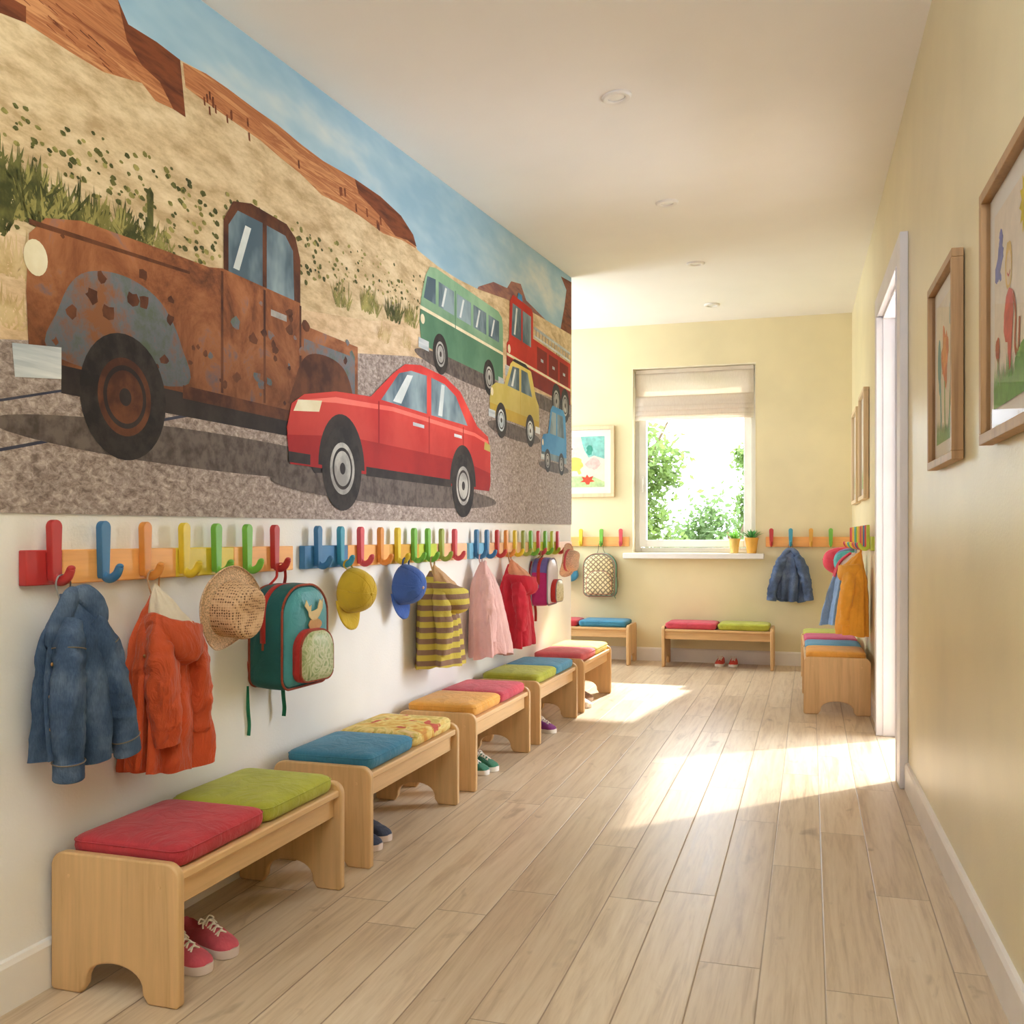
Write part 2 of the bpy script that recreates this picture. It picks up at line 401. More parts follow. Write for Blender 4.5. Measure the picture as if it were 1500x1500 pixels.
def tree(label, x, y, zc, rx, rz, n, lm, seed, top=None):
    rnd = random.Random(seed)
    t = thing('leafy_tree', label, 'tree', (x, y, -.12), 0, 'garden trees beyond the window')
    mb = MB(); mb.tube([(0,0,0), (.04,.02,zc*.4), (-.03,0,zc*.75), (.02,0,zc+rz*.5)], [.11,.09,.07,.03], 10, sub=4)
    for k in range(6):
        a = k*1.05+seed; mb.tube([(0,0,zc*.55+k*.08), (math.cos(a)*rx*.4, math.sin(a)*rx*.4, zc+.1*k-.2), (math.cos(a)*rx*.75, math.sin(a)*rx*.75, zc+.15*k)], [.04,.025,.01], 6)
    mb.build('trunk', BARK, t)
    mb = MB(); clumps = []
    for k in range(34):
        while True:
            p = Vector((rnd.uniform(-1,1), rnd.uniform(-1,1), rnd.uniform(-1,1)))
            if .35 < p.length < 1: break
        clumps.append(Vector((p.x*rx, p.y*rx, zc+p.z*rz)))
    for k in range(n):
        c = rnd.choice(clumps); q = c+Vector((rnd.gauss(0,1), rnd.gauss(0,1), rnd.gauss(0,1)))*rx*.17
        d = Vector((rnd.gauss(0,1), rnd.gauss(0,1), rnd.gauss(0,.7))).normalized(); e = d.cross(Vector((rnd.gauss(0,1), rnd.gauss(0,1), rnd.gauss(0,1)))).normalized()
        s = rnd.uniform(.028, .055)
        mb.add([q-d*s, q+e*s*.5, q+d*s, q-e*s*.5], [(0,1,2,3)])
    mb.build('crown', lm, t, smooth=False)
tree('airy green tree seen through the window pane at its left side', -1.85, 9.75, 1.45, .66, 1.3, 9000, LEAFA, 1)
tree('bushy green tree low in the middle of the window view', -1.0, 11.4, .62, .74, .8, 10000, LEAFB, 2)
tree('tall light green tree behind the window pane at its right side', -.52, 13.4, 1.35, .50, 1.25, 9000, LEAFA, 3)
tree('low dense green tree beyond the plants on the sill', -.45, 9.5, .35, .42, .68, 7000, LEAFB, 4)
# ---------------------------------------------------------------- light
w = bpy.data.worlds.new('World'); bpy.context.scene.world = w; w.use_nodes = True
w.node_tree.nodes['Background'].inputs[0].default_value = (.92, 1.0, 1.1, 1); w.node_tree.nodes['Background'].inputs[1].default_value = 6.0
def lamp(kind, name, loc, target, energy, color, **kw):
    l = bpy.data.lights.new(name, kind); l.energy = energy; l.color = color
    for k, v in kw.items(): setattr(l, k, v)
    o = bpy.data.objects.new(name, l); C.objects.link(o); o.location = loc
    o.rotation_euler = (Vector(target)-Vector(loc)).to_track_quat('-Z', 'Y').to_euler(); return o
lamp('SUN', 'sun', (2, 12, 6), (2-.15*1, 12-1.0, 6-.72), 9.0, (1, .96, .9), angle=.03)
lamp('SPOT', 'doorway_sunlight', (.36+2.5, 4.42+2.2, 6.4), (.1, 4.2, .3), 2600, (1, .96, .9), spot_size=.75, spot_blend=.2, shadow_soft_size=.09)
lamp('AREA', 'doorway_sky', (1.7, 5.25, 1.35), (-1, 3.9, .6), 72, (.86, 1, 1.2), shape='RECTANGLE', size=1.0, size_y=1.7)
lamp('AREA', 'alcove_fill', (-3.0, 6.7, 1.6), (0, 6.6, 1.3), 38, (.86, 1, 1.2), shape='RECTANGLE', size=1.0, size_y=1.3)  # added fill lamp to brighten the far wall; the alcove has no window
lamp('AREA', 'ceiling_uplight_fill', (0, -.15, 1.9), (0, .1, 2.5), 57, (.86, 1, 1.2), shape='RECTANGLE', size=1.2, size_y=1.2)  # added uplight over the camera, bounced off the ceiling; stands for no real source
# ================================================================ BENCHES AND CUSHIONS
LROT = PI/2 - .0125
def bench_parts(t, L, D=.31, H=.285):
    T = .021
    arch = [(-D+.072, 0)] + [(-D/2 - (D/2-.085)*math.cos(PI*k/14)*1.0, .018+.052*math.sin(PI*k/14)**.75) for k in range(15)] + [(-.072, 0)]
    out = rrect(-D, 0, 0, H, [.008, .008, .03, .03], 6)
    # outline with an arched cut-out at the foot
    pts = [(-.008, 0)] + arch[::-1] + [(-D+.008, 0)]
    top = [(u, w) for u, w in rrect(-D, 0, 0, H, [.002, .002, .032, .032], 7)]
    outline = [p for p in top[7:24]]                            # bottom-right, top-right, top-left corners
    outline = [(0, .006)] + top[16:24] + top[24:32] + [(-D, .006), (-D+.006, 0)] + arch + [(-.006, 0)]
    for x in (0, L-T):
        mb = MB(); mb.prism(outline, lambda u, w, a: (a, u, w), x, x+T)
        e = mb.build('end_panel', WOOD_Z, t, .004, seg=3)
        s = -1 if x == 0 else 1; xx = x-.0012 if x == 0 else x+T+.0012
        for yy in (-.045, -D+.045):
            MB().lathe([(.0001, 0), (.0035, 0), (.004, -.0015*s)], 12, M=Matrix.Translation((xx, yy, H-.048)) @ Matrix.Rotation(PI/2, 4, 'Y')).build('dowel', WOOD_X, e)
    MB().box(T, L-T, -D+.006, -.004, H-.038, H-.02).build('seat', WOOD_X, t, .0035)
    MB().box(T, L-T, -D+.022, -D+.04, H-.092, H-.039).build('front_rail', WOOD_X, t, .002)
    MB().box(T, L-T, -.04, -.022, H-.092, H-.039).build('back_rail', WOOD_X, t, .002)
def patterned():
    m, nt, p, L = nodes('leafy_print_fabric'); v = coord(nt)
    a = ramp(nt, tex(nt, v, 13, 2, .5, 1.5), [(.34, (214,150,70)), (.42, (228,190,98)), (.55, (238,214,140)), (.64, (200,176,84)), (.72, (236,206,150))])
    b = ramp(nt, tex(nt, coord(nt, (1,1.6,1)), 17, 1, .4, .6), [(.66, (0,0,0)), (.7, (255,255,255))])
    x = nt.nodes.new('ShaderNodeMix'); x.data_type = 'RGBA'; L(b, x.inputs[0]); L(a, x.inputs[6]); x.inputs[7].default_value = sc((202,92,70)); L(x.outputs[2], p.inputs['Base Color'])
    p.inputs['Roughness'].default_value = .85; L(bump(nt, tex(nt, v, 25, 3), .4, .01), p.inputs['Normal']); return m
CUSH = {'red': cloth('red_fabric', (198,58,68), .08), 'lime': cloth('lime_fabric', (182,184,62), .08), 'blue': cloth('blue_fabric', (62,132,166), .08), 'print': patterned(),
        'orange': cloth('orange_fabric', (240,170,74), .07), 'rose': cloth('rose_fabric', (214,76,92), .08), 'sky': cloth('sky_blue_fabric', (88,156,192), .08),
        'pink': cloth('pink_fabric', (232,104,114), .07), 'lemon': cloth('lemon_fabric', (240,226,120), .06), 'magenta': cloth('magenta_fabric', (206,78,116), .08)}
def cushion(label, mat, parent_t, x0, w, d=.272, h=.046, D=.31, H=.285, group='bench cushions', puff=.006, seed=0):
    base = Vector(parent_t.location); rz = parent_t.rotation_euler[2]
    M = Matrix.Rotation(rz, 3, 'Z')
    loc = base + M @ Vector((x0+w/2, -D+.014+d/2, H-.0195))
    t = thing('seat_cushion', label, 'cushion', loc, rz+random.uniform(-.012, .012), group)
    mb = MB(); rs = []
    for z, ins, r in ((0,.016,.02), (.004,.006,.024), (.012,.001,.027), (.024,-.001,.028), (h-.012,.0,.028), (h-.005,.004,.026), (h-.001,.012,.022), (h+puff*.4,.03,.02), (h+puff*.8,.06,.02), (h+puff,.1,.015)):
        ring = []
        for u, v in rrect(-w/2+ins, w/2-ins, -d/2+ins, d/2-ins, min(r, d/2-ins-.002), 6):
            q = noise.noise(Vector((u*16+seed*3, v*16, z*8)))*.0014
            ring.append((u*(1+q), v*(1+q), z+q*(1 if z > .02 else 0)))
        rs.append(ring)
    mb.rings(rs, True, True, True); mb.build('cover', mat, t, ang=80)
    m2 = MB(); pr = [(u, v, h-.011) for u, v in rrect(-w/2-.0005, w/2+.0005, -d/2-.0005, d/2+.0005, .028, 6)]
    m2.tube(pr, .0014, 6, closed=True); m2.build('seam', mat, t, ang=80)
    return t
BY = [1.644, 2.497, 3.364, 4.21, 5.05]
blab = ['low maple bench nearest the camera, with a red and a lime cushion', 'low maple bench with a blue cushion and a leafy print cushion',
        'low maple bench with an orange and a rose cushion, green sneakers under it', 'low maple bench with a lime and a sky blue cushion by the white wall', 'low maple bench with pink and lemon cushions at the end of the white wall']
bcol = [('red','lime'), ('blue','print'), ('orange','rose'), ('lime','sky'), ('pink','lemon')]
clab = [('red seat cushion on the nearest bench below the orange raincoat', 'large lime green seat cushion on the nearest bench behind the red one'),
        ('deep blue seat cushion on the bench below the teal backpack', 'yellow and red leafy print seat cushion beside the deep blue one'),
        ('orange seat cushion on the bench below the two caps', 'rose red seat cushion behind the orange one on the white-wall bench'),
        ('lime green seat cushion on the bench below the striped jacket and pink cardigan', 'sky blue seat cushion on the bench below the red coat'),
        ('pink seat cushion on the sunlit bench at the end of the white wall', 'pale lemon seat cushion on the sunlit bench at the end of the white wall')]
benches = []
for i, y in enumerate(BY):
    L = .70
    t = thing('bench', blab[i], 'bench', (XL(y)+.018, y, 0), LROT, 'low benches'); benches.append(t)
    bench_parts(t, L)
    w = .318
    cushion(clab[i][0], CUSH[bcol[i][0]], t, .025, w, seed=i)
    cushion(clab[i][1], CUSH[bcol[i][1]], t, .025+w+.006, w, seed=i+9)
# benches on the far wall and by the right wall
t = thing('bench', 'low maple bench under the window with a red and a lime cushion', 'bench', (-1.02, YF-.018, 0), 0, 'low benches'); bench_parts(t, .775, .33, .292)
cushion('red seat cushion on the bench under the window', CUSH['rose'], t, .024, .36, .285, D=.33, H=.292, seed=21)
cushion('lime green seat cushion on the bench under the window', CUSH['lime'], t, .394, .352, .285, D=.33, H=.292, seed=22)
t = thing('bench', 'low maple bench in the far corner left of the window, partly behind the white wall', 'bench', (-2.03, YF-.018, 0), 0, 'low benches'); bench_parts(t, .775, .33, .292)
cushion('red seat cushion partly hidden by the end of the white wall', CUSH['red'], t, .024, .36, .285, D=.33, H=.292, seed=23)
cushion('blue seat cushion on the far corner bench below the green patterned backpack', CUSH['blue'], t, .394, .352, .285, D=.33, H=.292, seed=24)
RROT = -PI/2 + .0178
for k, (y, a, b) in enumerate(((6.075, ('orange', 'orange seat cushion on the bench beside the doorway'), ('sky', 'light blue seat cushion on the bench beside the doorway')),
                            (6.80, ('magenta', 'magenta seat cushion below the orange hoodie, next to a light blue one'), ('lime', 'lime green seat cushion in the corner below the blue overalls')))):
    t = thing('bench', ['low maple bench beside the doorway with its arched end panel facing the camera', 'low maple bench in the far right corner with a magenta and a lime cushion'][k], 'bench', (XR(y)-.018, y, 0), RROT, 'low benches')
    bench_parts(t, .70, .335, .30)
    cushion(b[1], CUSH[b[0]], t, .025, .318, .3, D=.335, H=.30, seed=30+k)
    cushion(a[1], CUSH[a[0]], t, .349, .318, .3, D=.335, H=.30, seed=33+k)
# ================================================================ COAT RACKS
HC = {'red': plain('red_lacquer', (206,52,52), .38, .04, 20), 'blue': plain('blue_lacquer', (58,124,178), .38, .04, 20), 'teal': plain('teal_lacquer', (58,160,190), .38, .04, 20), 'orange': plain('orange_lacquer', (238,146,56), .38, .04, 20),
      'yellow': plain('yellow_lacquer', (240,206,40), .38, .04, 20), 'green': plain('green_lacquer', (118,196,62), .38, .04, 20), 'olive': plain('olive_lacquer', (164,178,72), .4, .04, 20),
      'rose': plain('rose_lacquer', (228,76,88), .38, .04, 20), 'wood': wood('rail_wood', (244,176,104), (232,158,86), 0, .4), 'peach': plain('peach_lacquer', (246,190,140), .4, .03, 20), 'gold': plain('amber_lacquer', (232,166,52), .4, .04, 20),
      'lightblue': plain('light_blue_lacquer', (120,190,226), .4, .04, 20), 'lime': plain('lime_lacquer', (200,214,64), .4, .04, 20)}
HOOKTIP = .078; HZ = -.050        # reach of the hook tip from the wall and its height below the rack's origin
def hook_mesh(mb, M=None, w=.030, top=.098, foot=-.028):
    # paddle: flat board standing off the rail, wider at its rounded top
    pts = []
    for k in range(13):
        a = PI*k/12; pts.append((w/2*math.cos(a), top-w/2+w/2*math.sin(a)))
    pts += [(-w*.37, foot+.006), (-w*.28, foot), (w*.28, foot), (w*.37, foot+.006)]
    mb.prism(pts, lambda u, z, a: (u, a, z), -.0225, -.0385, M=M)
    # J-shaped foot curling outwards and up
    path = [(0, -.030, foot+.010), (0, -.040, foot+.001), (0, -.053, foot+.001), (0, -.066, foot+.010), (0, -.074, foot+.026)]
    mb.tube(path, [(.0105,.0075)]*3+[(.0105,.008), (.0095,.0075)], 12, sub=5, up=(1,0,0), M=M)
    mb.ball((0, -.0742, foot+.027), (.0095,.0078,.006), 12, 6, M=M)
def rack(label, loc, rot, L, segs, hooks, group=None):
    t = thing('coat_rack', label, 'coat rack', loc, rot, 'coat racks')
    mb = MB(); mats = []
    x0 = 0
    for frac, c in segs:
        x1 = L*frac
        if HC[c] not in mats: mats.append(HC[c])
        mb.box(x0, x1, -.021, -.001, -.036, .036, mats.index(HC[c])); x0 = x1
    # weld inner faces away visually: bevel only outer corners
    mb.build('rail', mats, t, .0025)
    for x, c in hooks:
        m2 = MB(); hook_mesh(m2)
        h = m2.build('hook', HC[c], t, .0022, loc=(x, 0, 0)); h['label'] = {'gold':'amber'}.get(c, c)+' hook'
    return t
def lrel(px, y0, off=.04): return (left_at(px, off=off)[0]-y0)
RZ = .868
y0 = left_at(38, off=.02)[0]; L1 = left_at(425, off=.01)[0]-y0
R1 = [(85,'red'),(157,'blue'),(218,'orange'),(275,'yellow'),(322,'green'),(367,'green'),(407,'red')]
rack('coat rack nearest the camera, red, orange and yellow rail with seven hooks', (XL(y0), y0, RZ), LROT, L1, [(.095,'red'),(.46,'wood'),(.70,'yellow'),(1,'wood')], [(lrel(p, y0), c) for p, c in R1])
hk1 = {p: left_at(p, off=.04)[0] for p, c in R1}
y0 = left_at(446, off=.02)[0]; L2 = left_at(681, off=.01)[0]-y0
R2 = [(470,'blue'),(503,'teal'),(532,'rose'),(561,'orange'),(586,'yellow'),(610,'green'),(630,'green'),(650,'olive'),(669,'rose')]
rack('middle coat rack on the white wall, blue rail end and nine hooks', (XL(y0), y0, RZ), LROT, L2, [(.2,'blue'),(.43,'wood'),(.62,'gold'),(.75,'lime'),(1,'peach')], [(lrel(p, y0), c) for p, c in R2])
hk2 = {p: left_at(p, off=.04)[0] for p, c in R2}
y0 = left_at(688, off=.02)[0]; L3 = 6.0-y0
R3 = [(701,'blue'),(716,'blue'),(731,'red'),(744,'orange'),(757,'yellow'),(769,'olive'),(780,'green'),(791,'rose'),(801,'green'),(811,'lime'),(819,'rose')]
rack('farthest coat rack on the white wall, with a light blue rail end', (XL(y0), y0, RZ), LROT, L3, [(.12,'lightblue'),(.5,'peach'),(.8,'lime'),(1,'peach')], [(lrel(p, y0), c) for p, c in R3])
hk3 = {p: left_at(p, off=.04)[0] for p, c in R3}
FZ = .897
rack('orange wooden coat rack left of the window with yellow, green and rose hooks', (-2.15, YF, FZ), 0, .835, [(1,'wood')], [(.14,'teal'),(.30,'rose'),(.465,'yellow'),(.625,'green'),(.775,'rose')])
rack('orange wooden coat rack in the corner right of the window', (-.31, YF, FZ), 0, .59, [(1,'wood')], [(.04,'red'),(.175,'teal'),(.315,'gold'),(.45,'green')])
yr = 6.98
rcol = ['red','rose','gold','yellow','teal','green','yellow','gold','rose','orange','blue','rose','lime']
rack('coat rack by the doorway with a tight row of many coloured hooks', (XR(yr), yr, FZ), RROT, 1.66, [(.3,'wood'),(.6,'yellow'),(.94,'peach'),(1,'lime')], [(.07+.125*i, c) for i, c in enumerate(rcol)])
# ================================================================ SHOES
def shoe(name, label, loc, rotz, upper, sole, lace=None, L=.165, W=.062, group=None, slip=False):
    t = thing(name, label, 'shoe', loc, rotz, group)
    def half(s):   # plan half-width along the shoe, s 0 (heel) .. 1 (toe)
        return W/2*(.74+.30*math.sin(min(1, s/.75)*PI*.5)**2 if s < .72 else 1.04)*(1 if .08 < s < .80 else (math.sqrt(max(0, 1-((.08-s)/.085)**2)) if s <= .08 else math.sqrt(max(0.0, 1-((s-.80)/.205)**2))))
    def off(s): return .004*math.sin(s*PI)
    # sole
    S = [0, .01, .03, .07, .14, .25, .4, .55, .68, .78, .86, .92, .96, .985, 1.0]
    rs = []
    for z, k in ((0, .93), (.003, .99), (.016, 1.0), (.019, .97)):
        ring = [(s*L, off(s)+half(s)*k, z+.004*max(0, s-.8)*5*.4) for s in S] + [(s*L, off(s)-half(s)*k, z+.004*max(0, s-.8)*5*.4) for s in S[::-1]]
        rs.append(ring)
    MB().rings(rs, True, True, True).build('sole', sole, t, ang=50)
    # upper: cross sections, sunk in the ankle opening
    def topz(s):
        pts = [(0,.056), (.08,.060), (.22,.055), (.36,.058), (.46,.060), (.6,.052), (.75,.042), (.88,.034), (.97,.024), (1,.019)]
        for (a, b), (c, d) in zip(pts, pts[1:]):
            if s <= c:
                q = (s-a)/(c-a); q = q*q*(3-2*q); return b+(d-b)*q
        return .019
    rs = []; NS = 30; N = 24
    o0, o1 = .05, .46
    for i in range(NS+1):
        s = .012+.972*(i/NS); hw = half(s)*.955; zt = topz(s); ring = []
        op = max(0, math.sin(PI*min(1, max(0, (s-o0)/(o1-o0)))))**.45 if o0 < s < o1 else 0
        for k in range(N+1):
            a = PI*k/N; ca, sa = math.cos(a), math.sin(a)
            y = hw*(abs(ca)**.75)*(1 if ca >= 0 else -1)*(1-.12*sa*(1 if s < .5 else 0)); z = .016+(zt-.016)*sa**.62
            c = abs(k-N/2)/(N/2)
            if op and c < .56:
                z = min(z, .016+(zt-.016)*(1-.72*op*(1-(c/.56)**4)))
            ring.append((s*L, off(s)+y, z))
        rs.append(ring)
    m = MB().rings(rs, False); n = len(rs[0])
    m.build('upper', upper, t, ang=60)
    if lace:
        mb = MB()
        for j in range(4):
            s = .47+.075*j; zt = topz(s)+.003
            w = W*.2
            mb.tube([(s*L, off(s)-w, zt-.006), (s*L+.004, off(s), zt+.001), (s*L+.008, off(s)+w, zt-.006)], .0022, 6, sub=3)
            mb.tube([(s*L+.008, off(s)-w, zt-.007), (s*L+.004, off(s), zt+.003), (s*L, off(s)+w, zt-.006)], .0022, 6, sub=3)
        z = topz(.44)+.003
        for sgn in (-1, 1):
            mb.tube([(.45*L, 0, z), (.44*L, sgn*.012, z+.008), (.47*L, sgn*.022, z+.001), (.46*L, sgn*.006, z)], .0019, 6, sub=4)
            mb.tube([(.45*L, 0, z), (.5*L, sgn*.014, z+.001), (.54*L, sgn*.02, z-.008)], .0019, 6, sub=4)
        mb.build('laces', lace, t)
    else:
        MB().ball((.3*L, 0, .035), (.05*L, .012, .002), 10, 6).build('insole', DARK, t)
    return t
RUB = plain('pale_rubber', (226,206,196), .6, .04); RUBW = plain('white_rubber', (240,232,222), .6, .03); LACEW = cloth('white_lace', (240,228,214), .05)
def shoes(kind, col, sole, lace, pos, rotz, labs, dx=.0, dy=.085, slip=False, nm='sneaker', L=.165, grp=None):
    m = cloth(kind, col, .08, 20, .2)
    M = Matrix.Rotation(rotz, 3, 'Z')
    for k in range(2):
        p = Vector(pos)+M @ Vector((dx*k, -dy*k, 0))
        shoe(nm, labs[k], p, rotz+(.05 if k else -.03), m, sole, lace, L, group=grp, slip=slip)
def fl(px, py):
    a = (px-CX)/F; d = F*CAMZ/(py-HOR); return (d*(a*CT-ST), d*(a*ST+CT))
def toe_at(px, py, rotz, L):
    x, y = fl(px, py); return (x-math.cos(rotz)*L, y-math.sin(rotz)*L, 0)
shoes('pink_canvas', (204,82,96), RUB, LACEW, toe_at(346, 1402, -.22, .17), -.22, ('pink lace-up sneaker beside the nearest bench, the rear one of the pair', 'pink lace-up sneaker beside the nearest bench, half hidden behind its end panel'), dx=.012, dy=.098, L=.17)
shoes('navy_canvas', (58,64,84), RUB, None, toe_at(573, 1232, -.15, .165), -.15, ('navy slip-on shoe under the bench with the blue cushion, showing most of its toe', 'navy slip-on shoe tucked behind the end panel of the bench with the blue cushion'), dx=.023, dy=.098, nm='slip_on_shoe')
shoes('green_canvas', (62,124,96), RUBW, LACEW, toe_at(730, 1130, -.25, .17), -.25, ('green lace-up sneaker under the bench with the orange cushion, the rear one', 'green lace-up sneaker under the bench with the orange cushion, in front'), dx=.0, dy=.08, L=.17)
shoes('purple_canvas', (138,58,128), RUBW, LACEW, toe_at(805, 1067, -.3, .15), -.3, ('purple sneaker under the bench with the sky blue cushion, the rear one', 'purple sneaker under the bench with the sky blue cushion, in front'), dx=.09, dy=.095, L=.15)
m = cloth('white_canvas', (232,222,212), .05); m2 = cloth('tan_suede', (150,116,94), .1)
x, y, z = toe_at(868, 1027, -.3, .15); shoe('sneaker', 'tan brown shoe under the sunlit bench with the pink cushion', (x, y, 0), -.3, m2, RUB, None, .15)
x, y, z = toe_at(861, 1035, -.3, .15); shoe('sneaker', 'white shoe beside the tan one under the sunlit bench', (x+.025, y-.035, 0), -.3, m, RUBW, None, .15)
shoes('coral_canvas', (216,72,58), RUBW, LACEW, (-.618, YF-.06, 0), -PI/2-.05, ('red sneaker under the window bench, the one nearer the corner bench by its lining', 'red sneaker under the window bench, the one nearer the doorway'), dx=.0, dy=-.087, L=.17)
# ================================================================ FRAMED DRAWINGS
def flat(cols, name):
    out = []
    for i, c in enumerate(cols): out.append(plain(name+'_paint_%d' % i, c, .8, .03 if i == 0 else .12, 30))
    return out
def blob(cx, cy, rx, ry, n=18, rough=.15, seed=0):
    return [(cx+rx*(1+rough*noise.noise(Vector((math.cos(2*PI*k/n)*2, math.sin(2*PI*k/n)*2, seed*3.7))))*math.cos(2*PI*k/n),
             cy+ry*(1+rough*noise.noise(Vector((math.cos(2*PI*k/n)*2+5, math.sin(2*PI*k/n)*2, seed*3.7))))*math.sin(2*PI*k/n)) for k in range(n)]
def grass(y, h, seed, n=26):
    r = random.Random(seed); top = []
    for k in range(n):
        top += [(k/n, y+r.uniform(-.01, .02)), ((k+.5)/n, y+h*r.uniform(.4, 1))]
    return [(0, 0)] + top + [(1, y), (1, 0)]
def stroke(pts, w):
    P = [Vector((a, b, 0)) for a, b in pts]; P = spline(P, 4) if len(P) > 2 else P
    l, r = [], []
    for i, p in enumerate(P):
        t = (P[min(i+1, len(P)-1)]-P[max(i-1, 0)]).normalized(); nn = Vector((-t.y, t.x, 0))*w/2
        l.append((p.x+nn.x, p.y+nn.y)); r.append((p.x-nn.x, p.y-nn.y))
    return l+r[::-1]
def picture(label, loc, rot, W, H, frame_m, shapes, cols, paper, fw=.022, fd=.028, matw=.045, matc=(240,234,226)):
    t = thing('picture_frame', label, 'framed picture', loc, rot, 'framed children\'s drawings')
    mb = MB()
    for a, b, c, d in ((-W/2, W/2, 0, fw), (-W/2, W/2, H-fw, H), (-W/2, -W/2+fw, fw, H-fw), (W/2-fw, W/2, fw, H-fw)): mb.box(a, b, -fd-.003, -.003, c, d)
    mb.build('frame', frame_m, t, .0015)
    MB().box(-W/2+fw-.002, W/2-fw+.002, -.012, -.004, fw-.002, H-fw+.002).build('mat', plain('mat_board', matc, .8, .015), t, smooth=False)
    x0, z0, w, h = -W/2+fw+matw, fw+matw, W-2*(fw+matw), H-2*(fw+matw)
    mats = flat([paper]+cols, 'drawing'); mb = MB()
    P = lambda u, v, l: (x0+u*w, -.0124-.0003*l, z0+v*h)
    mb.add([P(0,0,0), P(1,0,0), P(1,1,0), P(0,1,0)], [(0,1,2,3)], 0)
    for l, (ci, pts) in enumerate(shapes):
        pts = [(min(1, max(0, u)), min(1, max(0, v))) for u, v in pts]
        mb.add([P(u, v, 1+l*.35) for u, v in pts], [tuple(range(len(pts)))], ci+1)
    mb.build('drawing', mats, t, smooth=False)
    MB().add([(-W/2+fw-.001,-.02,fw-.001),(W/2-fw+.001,-.02,fw-.001),(W/2-fw+.001,-.02,H-fw+.001),(-W/2+fw-.001,-.02,H-fw+.001)], [(0,1,2,3)]).build('glazing', PGLASS, t, smooth=False)
    return t
def sun_shape(cx, cy, r, asp=1.0):
    out = []
    for k in range(24):
        q = r*(1.0 if k % 2 else 1.55); out.append((cx+q*math.cos(2*PI*k/24)*asp, cy+q*math.sin(2*PI*k/24)))
    return out
# nearest: child, purple cloud, sun, grass
sh = [(0, blob(.17,.76,.10,.06,20,.7,1)), (0, blob(.12,.68,.09,.07,20,.7,2)), (0, blob(.2,.83,.06,.06,20,.6,3)),
      (1, sun_shape(.86,.86,.10)), (1, blob(.86,.86,.10,.11,20,.1,4)), (2, blob(.42,.66,.10,.12,20,.2,5)), (6, blob(.43,.645,.068,.085,18,.1,6)), (3, stroke([(.39,.63),(.43,.61),(.47,.63)], .012)),
      (3, [(.30,.44),(.36,.52),(.44,.55),(.54,.52),(.56,.42),(.52,.30),(.48,.15),(.42,.15),(.40,.29),(.34,.30),(.29,.36)]), (4, stroke([(.55,.5),(.62,.4),(.60,.25),(.68,.2),(.72,.36)], .04)),
      (4, blob(.12,.3,.06,.07,16,.4,8)), (5, stroke([(.12,.25),(.13,.1)], .02)), (5, grass(.10,.16,3,22)), (5, blob(.8,.12,.2,.12,18,.3,9))]
cols = [(118,120,184),(232,208,70),(240,200,120),(214,92,86),(190,92,60),(112,168,84),(244,214,180)]
RP = lambda y: (XR(y), y, 1.125)
picture('large framed drawing of a child in red under a yellow sun', RP(2.05), RROT, .46, .53, OAK, sh, cols, (240,226,208))
sh = [(0, blob(.45,.60,.20,.19,24,.7,11)), (1, blob(.45,.60,.13,.12,20,.6,12)), (2, stroke([(.45,.42),(.46,.2),(.48,.05)], .05)), (3, blob(.16,.55,.1,.2,16,.6,13)), (3, stroke([(.2,.45),(.25,.2),(.24,.04)], .07)),
      (4, blob(.84,.82,.12,.12,18,.4,14)), (2, stroke([(.72,.05),(.75,.3),(.84,.5)], .05)), (2, stroke([(.9,.04),(.86,.25),(.8,.38)], .05)), (2, grass(.06,.12,5,20))]
cols = [(226,118,72),(238,150,84),(112,160,92),(96,158,160),(150,186,190)]
picture('framed drawing of a big orange flower beside the doorway casing', RP(2.875), RROT, .455, .527, OAK, sh, cols, (240,228,208))
sh = [(0, blob(.5,.7,.25,.15,18,.4,21)), (1, blob(.5,.42,.16,.12,18,.5,22)), (2, grass(.1,.2,6,14))]
picture('small framed drawing with a red flower beyond the doorway', (XR(5.97), 5.97, 1.145), RROT, .46, .62, PALEW, sh, [(240,190,170),(224,96,84),(166,200,120)], (246,238,226))
sh = [(0, blob(.5,.6,.3,.25,18,.4,31)), (1, grass(.15,.3,7,14))]
picture('pale framed drawing in green and yellow, closest to the far corner', (XR(6.66), 6.66, 1.145), RROT, .46, .60, PALEW, sh, [(226,222,170),(170,200,140)], (246,240,226))
sh = [(0, [(.55,1),(1,1),(1,.55),(.8,.62),(.7,.58),(.62,.72),(.58,.85)]), (1, blob(.72,.73,.06,.10,14,.6,41)), (5, blob(.35,.72,.13,.2,20,.3,42)), (2, blob(.42,.46,.17,.14,20,.3,43)), (2, stroke([(.36,.4),(.33,.25)], .06)), (2, stroke([(.48,.4),(.54,.26)], .06)),
      (6, blob(.78,.46,.14,.12,18,.4,44)), (3, [(0,0),(1,0),(1,.1),(.8,.2),(.5,.22),(.2,.2),(0,.17)]), (4, [(.66,.05),(.63,.1),(.54,.1),(.6,.14),(.57,.21),(.64,.19),(.67,.25),(.71,.19),(.79,.22),(.76,.15),(.82,.11),(.73,.1),(.71,.05)]),
      (7, blob(.36,.76,.05,.02,10,.5,45)), (7, blob(.1,.15,.06,.02,10,.5,46)), (8, blob(.05,.86,.05,.05,12,.6,47))]
cols = [(142,206,196),(72,160,140),(240,220,110),(196,220,160),(226,84,60),(244,222,210),(240,200,190),(110,84,70),(232,140,110)]
xa = far_at(900, off=.02)[0]
picture('framed drawing with a red leaf on the yellow end wall left of the window', (xa-.285, YF, 1.237), 0, .57, .545, PALEW, sh, cols, (244,224,206), fw=.028, matw=.05)
